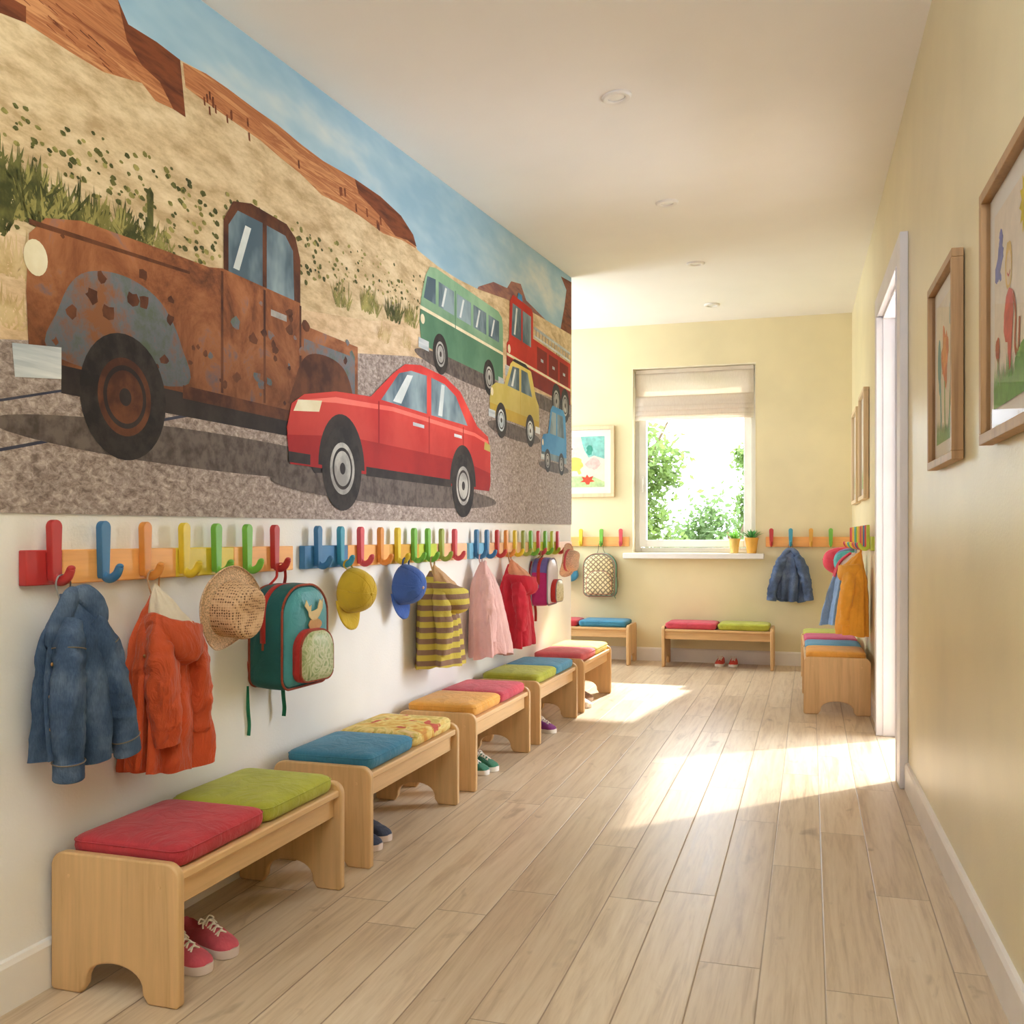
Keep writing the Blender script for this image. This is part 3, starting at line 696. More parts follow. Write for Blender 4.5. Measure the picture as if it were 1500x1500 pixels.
# ================================================================ POT PLANTS
def pot(label, x, y, r, h, colr, leafs, lm, name, seed):
    t = thing(name, label, 'potted plant', (x, y, WZ0-.0025), 0, 'pot plants on the window sill')
    p = [(.001,.0), (r*.62,0), (r*.68,.004), (r*.78,h*.4), (r*.92,h*.85), (r,h*.9), (r*1.02,h), (r*.95,h), (r*.9,h*.86), (.001,h*.84)]
    MB().lathe(p, 28, cap0=True).build('pot', colr, t, ang=50)
    MB().ball((0,0,h*.84), (r*.88,r*.88,.008), 18, 6).build('soil', plain('potting_soil', (84,62,44), .95, .3, 40, .6, 60), t)
    rnd = random.Random(seed); mb = MB()
    for k in range(leafs[0]):
        a = rnd.uniform(0, 2*PI); q = rnd.uniform(.15, 1); ln = leafs[1]*rnd.uniform(.7, 1.1); sp = leafs[2]*q; wd = leafs[3]
        d = Vector((math.cos(a), math.sin(a), 0)); sd = Vector((-d.y, d.x, 0))
        b = d*r*.5*q+Vector((0,0,h*.86)); rs = []
        for i in range(6):
            s = i/5; c = b+d*(sp*s*s+.01*s)+Vector((0,0,ln*(s-.42*q*s*s)))
            wq = wd*(math.sin(PI*(.12+.88*s))**.6 if s < 1 else .02)
            rs.append([c-sd*wq, c+Vector((0,0,-wq*.5)), c+sd*wq])
        mb.rings(rs, False)
    mb.build('foliage', lm, t, ang=80)
PLA, PLB = leafm('bright_grass_leaf', (112,168,62)), leafm('succulent_leaf', (84,146,74))
AMB = plain('amber_pot', (240,182,84), .25, .06, 12); AMB2 = plain('yellow_pot', (236,196,110), .2, .06, 12)
x1 = far_at(1076)[0]; x2 = far_at(1101)[0]
pot('small yellow pot with feathery grass-like plant on the window sill', x1, YF-.005, .042, .108, AMB2, (90,.085,.05,.0028), PLA, 'potted_grass', 3)
pot('amber pot with a spiky succulent on the window sill', x2, YF-.005, .05, .115, AMB, (34,.085,.075,.0075), PLB, 'potted_succulent', 8)
# ================================================================ CLOTHES, HATS AND BAGS ON THE HOOKS
# local frame of everything hanging: x along the wall, -y out of the wall, z up, origin where it hangs from the hook
def hang_left(y, dz=0.0, v=.060, tw=0.0): return (XL(y)+v, y, RZ-.030+dz), LROT+tw
def hang_right(y, dz=0.0, v=.060, tw=0.0): return (XR(y)-v, y, FZ-.030+dz), RROT+tw
def hang_far(x, dz=0.0, v=.060, tw=0.0): return (x, YF-v, FZ-.030+dz), tw
def lerp_levels(lv, nz):
    P = [list(l) for l in lv]; out = []
    for i in range(len(P)-1):
        p0, p1, p2, p3 = P[max(i-1,0)], P[i], P[i+1], P[min(i+2, len(P)-1)]
        for k in range(nz):
            t = k/nz
            out.append([.5*((2*b)+(c-a)*t+(2*a-5*b+4*c-d)*t*t+(3*b-a-3*c+d)*t**3) for a, b, c, d in zip(p0, p1, p2, p3)])
    out.append(P[-1][:]); return out
def body(lv, folds=9, famp=.1, seed=0, n=120, nz=7, wr=.004, back=-.05, ex=.82, hem=0.0, cap=True, slant=0.0):
    """lv: (z, xc, half width, vc, half depth, fold strength)"""
    mb = MB(); L = lerp_levels(lv, nz); rs = []; z0 = lv[0][0]; z1 = lv[-1][0]
    for j, (z, xc, hw, vc, hd, fs) in enumerate(L):
        ring = []; q = (z-z0)/(z1-z0)
        for k in range(n):
            a = 2*PI*k/n; c, s = math.cos(a), math.sin(a)
            nz1 = noise.noise(Vector((c*1.3+seed*5, s*1.3, z*2.2)))
            ph = folds*a+2.2*nz1+seed*1.7+z*3
            f = famp*fs*(.72*math.sin(ph)+.38*math.sin(ph*.53+2+seed)+.28*math.sin(1.9*ph+seed*2))
            r = 1+f
            x = xc+hw*r*math.copysign(abs(c)**ex, c); v = vc+hd*(1+f*1.35)*math.copysign(abs(s)**ex, s)
            w = wr*(noise.noise(Vector((x*15+seed, v*15, z*22)))+.6*noise.noise(Vector((x*34, v*34+seed, z*40))))
            x += w*c; v += w*s
            v = max(v, back+.003*math.sin(k))
            zz = z+hem*q**4*math.sin(a*2+seed)+.4*hem*q**4*math.sin(a*folds+seed)+slant*x*q*q
            ring.append((x, -v, zz))
        rs.append(ring)
    mb.rings(rs, True, cap, False); return mb
def sleeve(path, rad, n=26, seed=0, wr=.010):
    mb = MB(); mb.tube([(x, -v, z) for x, v, z in path], rad, 44, True, (0,1,0), wr=wr, sub=14, fl=.13); return mb
def cuff(p0, p1, r):
    mb = MB(); P0, P1 = Vector((p0[0], -p0[1], p0[2])), Vector((p1[0], -p1[1], p1[2]))
    mb.tube([P0, P0.lerp(P1,.06), P0.lerp(P1,.5), P0.lerp(P1,.94), P1], [(r[0]*.9,r[1]*.9), (r[0]*1.02,r[1]*1.02), r, (r[0]*1.02,r[1]*1.02), (r[0]*.86,r[1]*.86)], 26, True, (0,1,0), wr=.0035, sub=3); return mb
def loop(t, mat, h=.046, w=.0148):
    y = .010; k = 1/t.scale[0]; q = 1/t.scale[2]; y /= t.scale[1]
    mb = MB(); mb.tube([(-w*.55*k, y-.006, -h), (-w*k, y, -.012*q), (-w*k, y, .004*q), (-w*.5*k, y, .0142*q), (w*.5*k, y, .0142*q), (w*k, y, .004*q), (w*k, y, -.012*q), (w*.55*k, y-.006, -h)], (.0014, .004), 8, up=(0,1,0), sub=5)
    return mb.build('hanging_loop', mat, t)
def jacket(label, cat, name, pos, M, lv, sleeves, collar=None, hood=None, cuffm=None, lining=None, group=None, famp=.1, folds=9, seed=0, hem=.006, buttons=None, wr=.004, back=-.05, slant=0, loopm=None, placket=None, scale=(1,1,1), dx=0, seam=None):
    loc, rot = pos; t = thing(name, label, cat, loc, rot, group); t.scale = scale
    lv = [(z-.014, x+dx*min(1, k/2), *r) for k, (z, x, *r) in enumerate(lv)]
    mv = lambda P: [(x+dx*.8, v, z-.014) for x, v, z in P]
    sleeves = [(mv(p), r, c) for p, r, c in sleeves]
    collar = [(mv(p), r) for p, r in collar] if collar else None
    placket = mv(placket) if placket else None
    if buttons: buttons = (buttons[0], mv(buttons[1]))
    if hood: hood = ((hood[0][0]+dx, hood[0][1], hood[0][2]-.014),)+tuple(hood[1:])
    body(lv, folds, famp, seed, hem=hem, wr=wr, back=back, slant=slant).build('body', M, t, ang=70)
    for i, (path, rad, cf) in enumerate(sleeves):
        s = sleeve(path, rad, seed=seed+i).build('sleeve', M, t, ang=70)
        if cf:
            a, b = Vector(path[-2]), Vector(path[-1]); d = (b-a).normalized()
            r = rad[-1] if isinstance(rad[-1], tuple) else (rad[-1], rad[-1])
            cuff(b-d*cf*.75, b+d*cf*.25, (r[0]*1.2, r[1]*1.2)).build('cuff', cuffm or M, s, ang=70)
        if seam:
            for q, k in ((1, 1.0), (len(path)-2, 1.02)):
                P0, P1 = Vector(path[q]), Vector(path[q+1]); d = (P1-P0).normalized(); r = rad[q]; r = r if isinstance(r, tuple) else (r, r)
                cc = P0 if q == 1 else Vector(path[-1])-d*(cf*.72); rr = r if q == 1 else (rad[-1][0]*1.24, rad[-1][1]*1.24)
                rg = []
                sd = Vector((0,1,0)).cross(d).normalized(); ot = d.cross(sd)
                for a in range(28):
                    p = cc+sd*math.cos(2*PI*a/28)*rr[0]*1.03*k+ot*math.sin(2*PI*a/28)*rr[1]*1.03*k; rg.append((p.x, -p.y, p.z))
                mb = MB(); mb.tube(rg, .0014, 6, closed=True); mb.build('seam', seam, s)
    if collar:
        for pth, rd in collar:
            mb = MB(); mb.tube([(x, -v, z) for x, v, z in pth], rd, 18, True, (0,1,0), wr=.003, sub=9); mb.build('collar', M, t, ang=70)
    if hood:
        (cx, cv, cz), (rx, rv), drop, tilt, hm, lm = hood
        T = Matrix.Translation((cx, -cv, cz)) @ Matrix.Rotation(tilt, 4, 'Y')
        def hr(k, z, sx=0.0, sv=0.0, fold=0.0, n=84):
            ring = []
            for i in range(n):
                a = 2*PI*i/n
                f = 1+fold*math.sin(7*a+seed+z*30)+.05*noise.noise(Vector((math.cos(a)*2, math.sin(a)*2+seed, z*20)))
                w = .006*noise.noise(Vector((math.cos(a)*3, math.sin(a)*3, z*60+seed)))
                ring.append((sx+rx*k*f*math.cos(a), -sv+rv*k*f*math.sin(a)*-1, z+w-.012*math.sin(a)*(1 if z < 0 else .4)))
            return ring
        mb = MB()
        mb.rings([hr(.80,-.012), hr(.84,.004), hr(.92,.010), hr(1.0,.006), hr(1.05,-.008), hr(1.07,-drop*.3,.004,.004,.02), hr(1.0,-drop*.6,.008,.010,.04), hr(.82,-drop*.85,.010,.012,.05), hr(.5,-drop*1.02,.008,.01,.04), hr(.1,-drop*1.05,.004,.004)], True, False, True, M=T)
        h = mb.build('hood', hm, t, ang=80)
        # lining rising from the hood opening to the hook
        top = T.inverted() @ Vector((0, 0, -.020)); rs = []
        for k in range(11):
            q = k/10; z = -.010*(1-q)+top.z*q
            s = (1-q)**.85*.88+.055*q**.5
            rs.append([(p[0]*1+top.x*q, p[1]+top.y*q, p[2]) for p in hr(s*(1+.05*math.sin(q*PI)), z, 0, 0, .07*math.sin(q*PI))])
        MB().rings(rs, True, False, True, M=T).build('hood_lining', lm, t, ang=80)
    if placket:
        mb = MB(); mb.tube([(x, -v, z) for x, v, z in placket], (.013, .004), 10, True, (0,1,0), sub=6, wr=.002); pk = mb.build('placket', M, t)
    if buttons:
        bm, pts = buttons
        for p in pts: MB().ball((p[0], -p[1], p[2]), (.0045,.003,.0045), 10, 6).build('button', bm, placket and pk or t)
    loop(t, loopm or lining or M)
    return t
BRASS = plain('brass_button', (190,150,96), .3, .05, 20, metal=.8)
# --- denim jacket
def denim(name, c, c2):
    m, nt, p, L = nodes(name); v = coord(nt)
    a = ramp(nt, tex(nt, v, 7, 4, .55, .4), [(.3, shade(c, .78)), (.48, c), (.66, c2)])
    b = tex(nt, coord(nt, (1,1,.25)), 300, 2)
    x = nt.nodes.new('ShaderNodeMix'); x.data_type = 'RGBA'; x.blend_type = 'MULTIPLY'; x.inputs[0].default_value = .5; L(a, x.inputs[6])
    L(ramp(nt, b, [(.35, (190,190,200)), (.65, (255,255,255))]), x.inputs[7]); L(x.outputs[2], p.inputs['Base Color'])
    p.inputs['Roughness'].default_value = .9; p.inputs['Specular IOR Level'].default_value = .15
    L(bump(nt, tex(nt, v, 30, 5, .65), .45, .012), p.inputs['Normal']); return m
DEN = denim('washed_denim', (70,90,118), (108,126,150)); DEN2 = denim('faded_denim', (92,110,142), (122,138,168))
GREY = cloth('grey_tape', (150,150,146), .08); TAN = cloth('tan_tape', (196,150,110), .08)
jacket('blue denim jacket hanging on the red hook nearest the camera', 'jacket', 'denim_jacket', hang_left(hk1[85], tw=-.30), DEN,
  [(-.012,.0,.014,-.002,.012,0), (-.03,.0,.034,.004,.026,.2), (-.065,-.004,.068,.008,.042,.5), (-.11,-.004,.100,.012,.052,.8), (-.2,.004,.112,.014,.056,1), (-.3,.012,.116,.014,.056,1.2), (-.385,.016,.118,.012,.054,1.5)],
  [([(-.030,.045,-.075), (-.052,.062,-.13), (-.062,.074,-.22), (-.060,.074,-.31), (-.055,.068,-.405)], [(.030,.034), (.046,.044), (.048,.042), (.043,.038), (.036,.032)], .042),
   ([(.040,.030,-.075), (.078,.044,-.13), (.108,.054,-.22), (.132,.056,-.30), (.152,.056,-.375)], [(.028,.032), (.042,.042), (.042,.040), (.038,.036), (.033,.032)], .040)],
  collar=[([(.012,.018,-.010), (-.018,.030,-.020), (-.050,.040,-.050), (-.082,.040,-.098), (-.100,.036,-.125)], [(.012,.016), (.026,.014), (.030,.013), (.026,.012), (.010,.008)]),
          ([(-.012,.018,-.010), (.022,.032,-.016), (.052,.040,-.036), (.070,.042,-.066), (.070,.040,-.090)], [(.012,.016), (.026,.015), (.030,.014), (.026,.013), (.010,.008)])],
  placket=[(-.094,.048,-.125), (-.108,.050,-.2), (-.106,.052,-.29), (-.098,.054,-.37)], buttons=(BRASS, [(-.100,.058,-.16), (-.107,.058,-.23), (-.106,.060,-.30)]), seed=1, famp=.20, folds=6, wr=.006, loopm=GREY, scale=(.66,.78,.91), dx=.020, seam=plain('tan_stitching', (128,112,92), .8), group='garments on the hooks')
# --- orange raincoat
ORC = cloth('orange_raincoat_fabric', (206,80,38), .1, 6, .55, 300, .55); LINC = cloth('cream_lining', (222,206,180), .06, 8, .3)
jacket('orange hooded raincoat with cream lining next to the denim jacket', 'raincoat', 'raincoat', hang_left(hk1[218], tw=-.30), ORC,
  [(-.03,.0,.02,.0,.018,0), (-.07,.0,.055,.008,.036,.2), (-.11,-.002,.088,.014,.05,.4), (-.18,-.002,.106,.018,.058,.8), (-.27,.004,.118,.020,.062,1.0), (-.36,.010,.130,.020,.064,1.1), (-.455,.014,.140,.018,.062,1.2)],
  [([(-.045,.055,-.10), (-.060,.074,-.155), (-.058,.086,-.24), (-.050,.086,-.32), (-.045,.080,-.385)], [(.030,.034), (.048,.042), (.052,.042), (.047,.038), (.042,.034)], 0),
   ([(.060,.040,-.11), (.092,.050,-.18), (.104,.050,-.27), (.108,.046,-.37)], [(.028,.034), (.040,.042), (.040,.042), (.034,.036)], 0)],
  hood=((.012,.052,-.098), (.092,.070), .085, .20, ORC, LINC), placket=[(-.085,.055,-.12), (-.108,.058,-.2), (-.118,.06,-.3), (-.126,.06,-.44)],
  buttons=(BRASS, [(-.096,.066,-.13), (-.108,.066,-.17)]), seed=2, famp=.18, folds=8, wr=.006, loopm=TAN, scale=(.71,.84,.94), dx=.014, group='garments on the hooks', back=-.048)
# --- striped hooded jacket
def stripes():
    m, nt, p, L = nodes('striped_jersey'); tc = nt.nodes.new('ShaderNodeTexCoord'); sp = nt.nodes.new('ShaderNodeSeparateXYZ'); L(tc.outputs['Object'], sp.inputs[0])
    a = nt.nodes.new('ShaderNodeMath'); a.operation = 'MULTIPLY'; L(sp.outputs[2], a.inputs[0]); a.inputs[1].default_value = 1/.046
    b = nt.nodes.new('ShaderNodeMath'); b.operation = 'FRACT'; L(a.outputs[0], b.inputs[0])
    L(ramp(nt, b.outputs[0], [(0, (202,182,84)), (.49, (202,182,84)), (.52, (140,110,92)), (.97, (140,110,92)), (1, (202,182,84))]), p.inputs['Base Color'])
    p.inputs['Roughness'].default_value = .9; p.inputs['Specular IOR Level'].default_value = .15
    L(bump(nt, tex(nt, coord(nt), 40, 5, .6), .4, .01), p.inputs['Normal']); return m
STR = stripes(); TANL = cloth('tan_lining', (208,160,112), .1, 9, .3)
jacket('yellow and brown striped hooded jacket with tan lining', 'jacket', 'striped_jacket', hang_left(hk2[630], tw=-.12), STR,
  [(-.03,.0,.022,.0,.02,0), (-.07,-.004,.055,.006,.038,.2), (-.11,-.01,.090,.012,.052,.5), (-.18,-.01,.112,.018,.062,.8), (-.28,.0,.124,.022,.070,1.0), (-.40,.006,.134,.026,.078,1.1), (-.435,.006,.135,.026,.079,1.1)],
  [([(-.055,.058,-.10), (-.072,.078,-.17), (-.070,.086,-.27), (-.064,.084,-.38)], [(.03,.03), (.044,.036), (.042,.032), (.036,.028)], 0)],
  hood=((.016,.066,-.108), (.104,.076), .085, .28, STR, TANL), seed=3, famp=.13, folds=7, loopm=TAN, scale=(.93,.9,.93), group='garments on the hooks', back=-.05)
# --- pink cardigan
PNK = cloth('dusty_pink_knit', (232,184,178), .06, 7, .35, 260); PNK2 = cloth('red_coat_fabric', (206,40,58), .09, 7, .35, 300)
jacket('pale pink cardigan hanging between the striped jacket and the red coat', 'cardigan', 'cardigan', hang_left(hk3[701], tw=-.06, dz=.0), PNK,
  [(-.008,.0,.015,.0,.012,0), (-.05,.0,.045,.004,.034,.4), (-.11,-.004,.075,.012,.058,.8), (-.2,-.004,.098,.018,.078,1.0), (-.32,.0,.116,.026,.094,1.1), (-.43,.004,.126,.036,.104,1.3), (-.475,.006,.126,.038,.106,1.4)],
  [([(-.045,.04,-.08), (-.075,.064,-.16), (-.082,.078,-.26), (-.076,.086,-.40)], [(.026,.028), (.036,.036), (.036,.036), (.030,.030)], 0)],
  collar=[([(.0,.014,-.008), (-.03,.03,-.03), (-.056,.05,-.09), (-.06,.066,-.15)], [(.009,.01), (.014,.009), (.014,.009), (.008,.006)])], seed=4, famp=.13, folds=8, hem=.012, group='garments on the hooks', back=-.05, scale=(.85,.78,.90))
# --- red coat
jacket('bright red hooded coat between the pink cardigan and the small purple backpack', 'coat', 'red_coat', hang_left(hk3[744], tw=-.05), PNK2,
  [(-.03,.0,.022,.0,.02,0), (-.07,.0,.055,.006,.04,.2), (-.12,-.002,.085,.012,.058,.5), (-.2,-.002,.105,.016,.070,.9), (-.32,.0,.120,.022,.080,1.1), (-.46,.004,.128,.026,.086,1.2)],
  [([(-.055,.050,-.11), (-.080,.076,-.18), (-.082,.088,-.27), (-.074,.086,-.37)], [(.03,.03), (.042,.038), (.042,.036), (.035,.030)], 0)],
  hood=((.0,.054,-.098), (.094,.088), .080, .06, PNK2, cloth('peach_lining', (226,150,112), .08)), seed=5, famp=.13, folds=8, loopm=TAN, scale=(.9,.86,.94), group='garments on the hooks', back=-.05)
# --- orange hoodie by the doorway, blue overalls behind it
ORH = cloth('amber_fleece', (240,164,52), .08, 7, .35, 300); RUST = cloth('rust_lining', (206,104,48), .1)
jacket('amber orange hoodie on the rack beside the doorway', 'hoodie', 'hoodie', hang_right(5.60, tw=.10, v=.064), ORH,
  [(-.012,.0,.02,.0,.018,0), (-.05,.0,.045,.008,.034,.2), (-.1,.0,.085,.018,.055,.4), (-.17,.0,.105,.024,.072,.8), (-.28,.0,.118,.032,.086,1.0), (-.40,.0,.126,.040,.096,1.1), (-.468,.0,.126,.040,.096,1.2)],
  [([(.055,.06,-.10), (.086,.084,-.17), (.092,.100,-.27), (.084,.108,-.40)], [(.032,.032), (.044,.044), (.044,.044), (.034,.036)], .03)],
  hood=((.0,.055,-.085), (.088,.082), .075, -.05, ORH, ORH), seed=6, famp=.14, folds=7, scale=(.88,.76,.96), group='garments on the hooks', back=-.052)
BLU = cloth('light_blue_fabric', (136,170,214), .12, 10, .4); RSP = cloth('red_patch_fabric', (214,66,84), .08)
t = jacket('light blue garment with a red and white top behind the orange hoodie', 'overalls', 'overalls', hang_right(5.98, tw=.05, v=.066), BLU,
  [(-.10,.0,.06,.04,.05,.2), (-.16,.0,.085,.05,.07,.6), (-.26,.0,.1,.056,.088,1.0), (-.36,.0,.108,.062,.102,1.1), (-.43,.0,.108,.066,.108,1.2)], [], seed=7, famp=.12, folds=7, group='garments on the hooks', back=-.05)
body([(-.026,.0,.014,.0,.012,0), (-.055,.0,.04,.02,.03,.4), (-.09,.0,.060,.034,.048,.5), (-.125,.0,.072,.042,.058,.5)], 6, .06, 8, back=-.05).build('top', cloth('white_jersey', (236,226,220), .05), t)
for s in (-1, 1): MB().tube([(s*.012,-.02,-.03), (s*.03,-.075,-.075), (s*.035,-.098,-.125), (s*.035,-.112,-.165)], (.014,.006), 10, up=(0,1,0), sub=5).build('red_strap', RSP, t)
# --- blue shirt on the far wall (seen from the front)
jacket('faded blue denim shirt on the teal hook right of the window', 'shirt', 'denim_shirt', hang_far(-.31+.175), DEN2,
  [(-.010,.0,.016,.0,.012,0), (-.035,.0,.036,.004,.024,.3), (-.07,.0,.062,.008,.04,.7), (-.13,.0,.082,.010,.05,1.1), (-.22,.004,.090,.012,.054,1.4), (-.31,.006,.094,.012,.054,1.7), (-.375,.006,.094,.012,.052,2.0)],
  [([(-.040,.03,-.06), (-.072,.042,-.12), (-.100,.05,-.21), (-.122,.052,-.30), (-.130,.05,-.37)], [(.028,.03), (.036,.036), (.036,.034), (.032,.03), (.028,.026)], .03),
   ([(.040,.03,-.06), (.072,.042,-.12), (.098,.05,-.21), (.116,.052,-.29), (.124,.05,-.365)], [(.028,.03), (.036,.036), (.036,.034), (.032,.03), (.028,.026)], .03)],
  collar=[([(.006,.016,-.008), (-.018,.026,-.018), (-.044,.032,-.042), (-.062,.034,-.075)], [(.010,.012), (.018,.011), (.018,.01), (.008,.006)]), ([(-.006,.016,-.008), (.018,.026,-.018), (.044,.032,-.042), (.064,.034,-.08)], [(.010,.012), (.018,.011), (.018,.01), (.008,.006)])],
  seed=9, famp=.13, folds=9, hem=.012, group='garments on the hooks', back=-.05)
# ---------------------------------------------------------------- hats
def straw():
    m, nt, p, L = nodes('woven_straw'); v = coord(nt)
    vo = nt.nodes.new('ShaderNodeTexVoronoi'); vo.inputs['Scale'].default_value = 150; vo.inputs['Randomness'].default_value = .25; L(v, vo.inputs['Vector'])
    h = ramp(nt, vo.outputs['Distance'], [(.22, (88,62,46)), (.36, (206,166,128)), (.7, (226,190,152))])
    L(h, p.inputs['Base Color']); p.inputs['Roughness'].default_value = .85; p.inputs['Specular IOR Level'].default_value = .2
    L(bump(nt, vo.outputs['Distance'], .5, .003), p.inputs['Normal']); return m
STRAW = straw()
def weave_fine(name, c):
    m, nt, p, L = nodes(name); v = coord(nt)
    wv = nt.nodes.new('ShaderNodeTexVoronoi'); wv.inputs['Scale'].default_value = 260; L(v, wv.inputs['Vector'])
    L(ramp(nt, wv.outputs['Distance'], [(.1, shade(c,.72)), (.5, c), (.8, shade(c,1.1))]), p.inputs['Base Color']); p.inputs['Roughness'].default_value = .85
    L(bump(nt, wv.outputs['Distance'], .5, .003), p.inputs['Normal']); return m
BRIM = weave_fine('straw_brim', (214,180,146)); BRIM2 = weave_fine('pinkish_straw', (226,186,160))
def brimmed(label, pos, R, rc, hc, mcrown, mbrim, tiltx, tilty, dz, seed, bandm=None):
    loc, rot = pos; t = thing('straw_hat', label, 'hat', loc, rot, None)
    T = Matrix.Translation((0, -.012, -dz)) @ Matrix.Rotation(tilty, 4, 'Z') @ Matrix.Rotation(PI/2+tiltx, 4, 'X')   # hat axis (z) turned to point out of the wall
    def wob(p, a, r, z):
        if r > rc*1.08:
            q = (r-rc)/(R-rc); return (p[0], p[1], z+.010*q*math.sin(2*a+seed)+.006*q*math.sin(3*a+seed*2)+.006*q*q)
        q = max(0, z/hc); return (p[0]*(1-.10*q*math.sin(a)**2), p[1]*(1+.04*q), z-.014*q**3*math.exp(-(p[1]/(rc*.5))**2)*(1 if r < rc*.9 else 0))
    brim = [(R, .004), (R*1.012, .0015), (R, -.001), (R*.9, .0), (R*.8, .001), (rc*1.12, .003), (rc*1.03, .008)]
    MB().lathe(brim, 72, M=T, fn=wob).build('brim', mbrim, t, solid=.002, ang=80)
    prof = [(rc*1.03,.006), (rc*1.0,.02), (rc*.97,hc*.45), (rc*.93,hc*.72), (rc*.86,hc*.9), (rc*.74,hc*.985), (rc*.55,hc*1.02), (rc*.3,hc*1.02), (.001,hc*1.02)]
    MB().lathe(prof, 72, M=T, fn=wob).build('crown', mcrown, t, ang=80)
    if bandm: MB().lathe([(rc*1.035,.008), (rc*1.04,.014), (rc*1.03,.022)], 60, M=T).build('hat_band', bandm, t, solid=.0015)
    return t
brimmed('beige openwork straw sun hat between the orange raincoat and the teal backpack', hang_left(hk1[322]-.075, v=.10), .106, .070, .088, STRAW, BRIM, .16, -.12, .085, 1)
brimmed('small pale straw hat at the far end of the white wall, past the purple backpack', hang_left(hk3[819]-.10, v=.098), .098, .062, .075, BRIM2, BRIM2, .10, -.15, .040, 2.3, cloth('rose_band', (214,90,100), .06))
def cap(label, pos, mc, mbill, R=.078, h=.098, dz=.072, tilt=.12, twist=0.0, btn=None, roll=0.0, panels=None, bl=.066, sx=0):
    loc, rot = pos; t = thing('baseball_cap', label, 'cap', loc, rot, 'caps on the hooks')
    T = Matrix.Translation((sx, .004, -dz)) @ Matrix.Rotation(twist, 4, 'Z') @ Matrix.Rotation(roll, 4, 'Y') @ Matrix.Rotation(PI/2+tilt, 4, 'X')   # crown axis out of the wall; +y of the cap -> up
    rs = []
    for j in range(16):
        q = j/15; a = q*PI/2; ring = []
        for k in range(72):
            an = 2*PI*k/72; r = R*(math.cos(a)**.72 if j < 15 else .01); z = h*math.sin(a)**1.05
            seam = 1-.018*math.exp(-((((an/(PI/3)) % 1)-.5)*9)**2) if False else 1-.016*(abs(math.sin(3*an))**.2 < .62)
            rr = r*(seam+.02*noise.noise(Vector((math.cos(an)*2, math.sin(an)*2, z*16+dz*30))))
            ring.append((rr*.93*math.cos(an), rr*1.06*math.sin(an), z))
        rs.append(ring)
    mats = [mc] if not panels else [mc]+panels
    mb = MB().rings(rs, True, False, True)
    if panels:
        for i, f in enumerate(mb.f):
            c = sum((Vector(mb.v[j]) for j in f), Vector())/len(f); mb.m[i] = int(((math.atan2(c.y, c.x)+2*PI) % (2*PI))/(PI/3)) % len(mats)
        mb.v = [tuple(T @ Vector(p)) for p in mb.v]; mb.build('crown', mats, t, ang=80, solid=.002)
    else:
        mb.v = [tuple(T @ Vector(p)) for p in mb.v]; mb.build('crown', mc, t, ang=80, solid=.002)
    mb = MB()
    for q in range(6):
        an = q*PI/3+.0; P = []
        for j in range(13):
            a = j/12.4*PI/2; r = R*math.cos(a)**.72*1.002; P.append((r*.93*math.cos(an), r*1.06*math.sin(an), h*math.sin(a)**1.05+.0008))
        mb.tube(P, .0013, 6, M=T)
    mb.build('seam', mc, t)
    # bill: curved visor on the lower side
    rs = []
    for j in range(9):
        q = j/8; ring = []
        for k in range(25):
            s = -1+2*k/24; an = -PI/2+s*1.05
            bx, by = R*.93*math.cos(an), R*1.06*math.sin(an)
            ext = bl*(1-abs(s)**2.6)**.6
            ring.append((bx*(1+.04*q), by-ext*q, .004+.020*q*(1-.2*q)-.024*(s*s)*q+.010*(1-s*s)*q))
        rs.append(ring)
    MB().rings(rs, False, M=T).build('bill', mbill, t, ang=80, solid=.004)
    MB().ball((0,0,h+.001), (.006,.006,.004), 12, 6, M=T).build('button', btn or mc, t)
    mb = MB(); yt = dz+.0150; mb.tube([(-.021-sx*.5,R*.98,.004), (-.0185-sx,yt-.018,.002), (-.0180-sx,yt-.006,.002), (-.009-sx,yt+.002,.002), (.009-sx,yt+.002,.002), (.0180-sx,yt-.006,.002), (.0185-sx,yt-.018,.002), (.021-sx*.5,R*.98,.004)], (.0015,.004), 8, up=(0,0,1), sub=5, M=T); mb.build('strap', mc, t)
    return t
YC = cloth('mustard_cotton', (214,176,44), .07, 8, .3); BC = cloth('royal_blue_cotton', (62,96,172), .08, 8, .3); RCAP = cloth('red_cap_cotton', (222,66,84), .07); TCAP = cloth('teal_cap_cotton', (92,176,174), .1); VCAP = cloth('violet_cap_cotton', (122,116,172), .08)
cap('mustard yellow baseball cap on the middle rack', hang_left(hk2[503], v=.054), YC, YC, R=.070, h=.092, dz=.081, bl=.054, sx=.03, twist=-.25, roll=.05)
cap('royal blue baseball cap hanging next to the mustard one', hang_left(hk2[586], v=.054), BC, BC, twist=-.2, roll=.05, R=.070, h=.092, dz=.081, bl=.052, btn=plain('pale_button', (200,170,160), .5))
cap('red baseball cap in the far right corner, behind the teal and violet one', hang_right(6.73, v=.054), RCAP, RCAP, R=.092, h=.165, dz=.101, tilt=-.12)
cap('teal and violet cap on the doorway rack, in front of the red cap', hang_right(6.355, v=.054), TCAP, VCAP, R=.080, h=.112, dz=.090, tilt=-.1, panels=[VCAP, VCAP, VCAP, TCAP, TCAP])
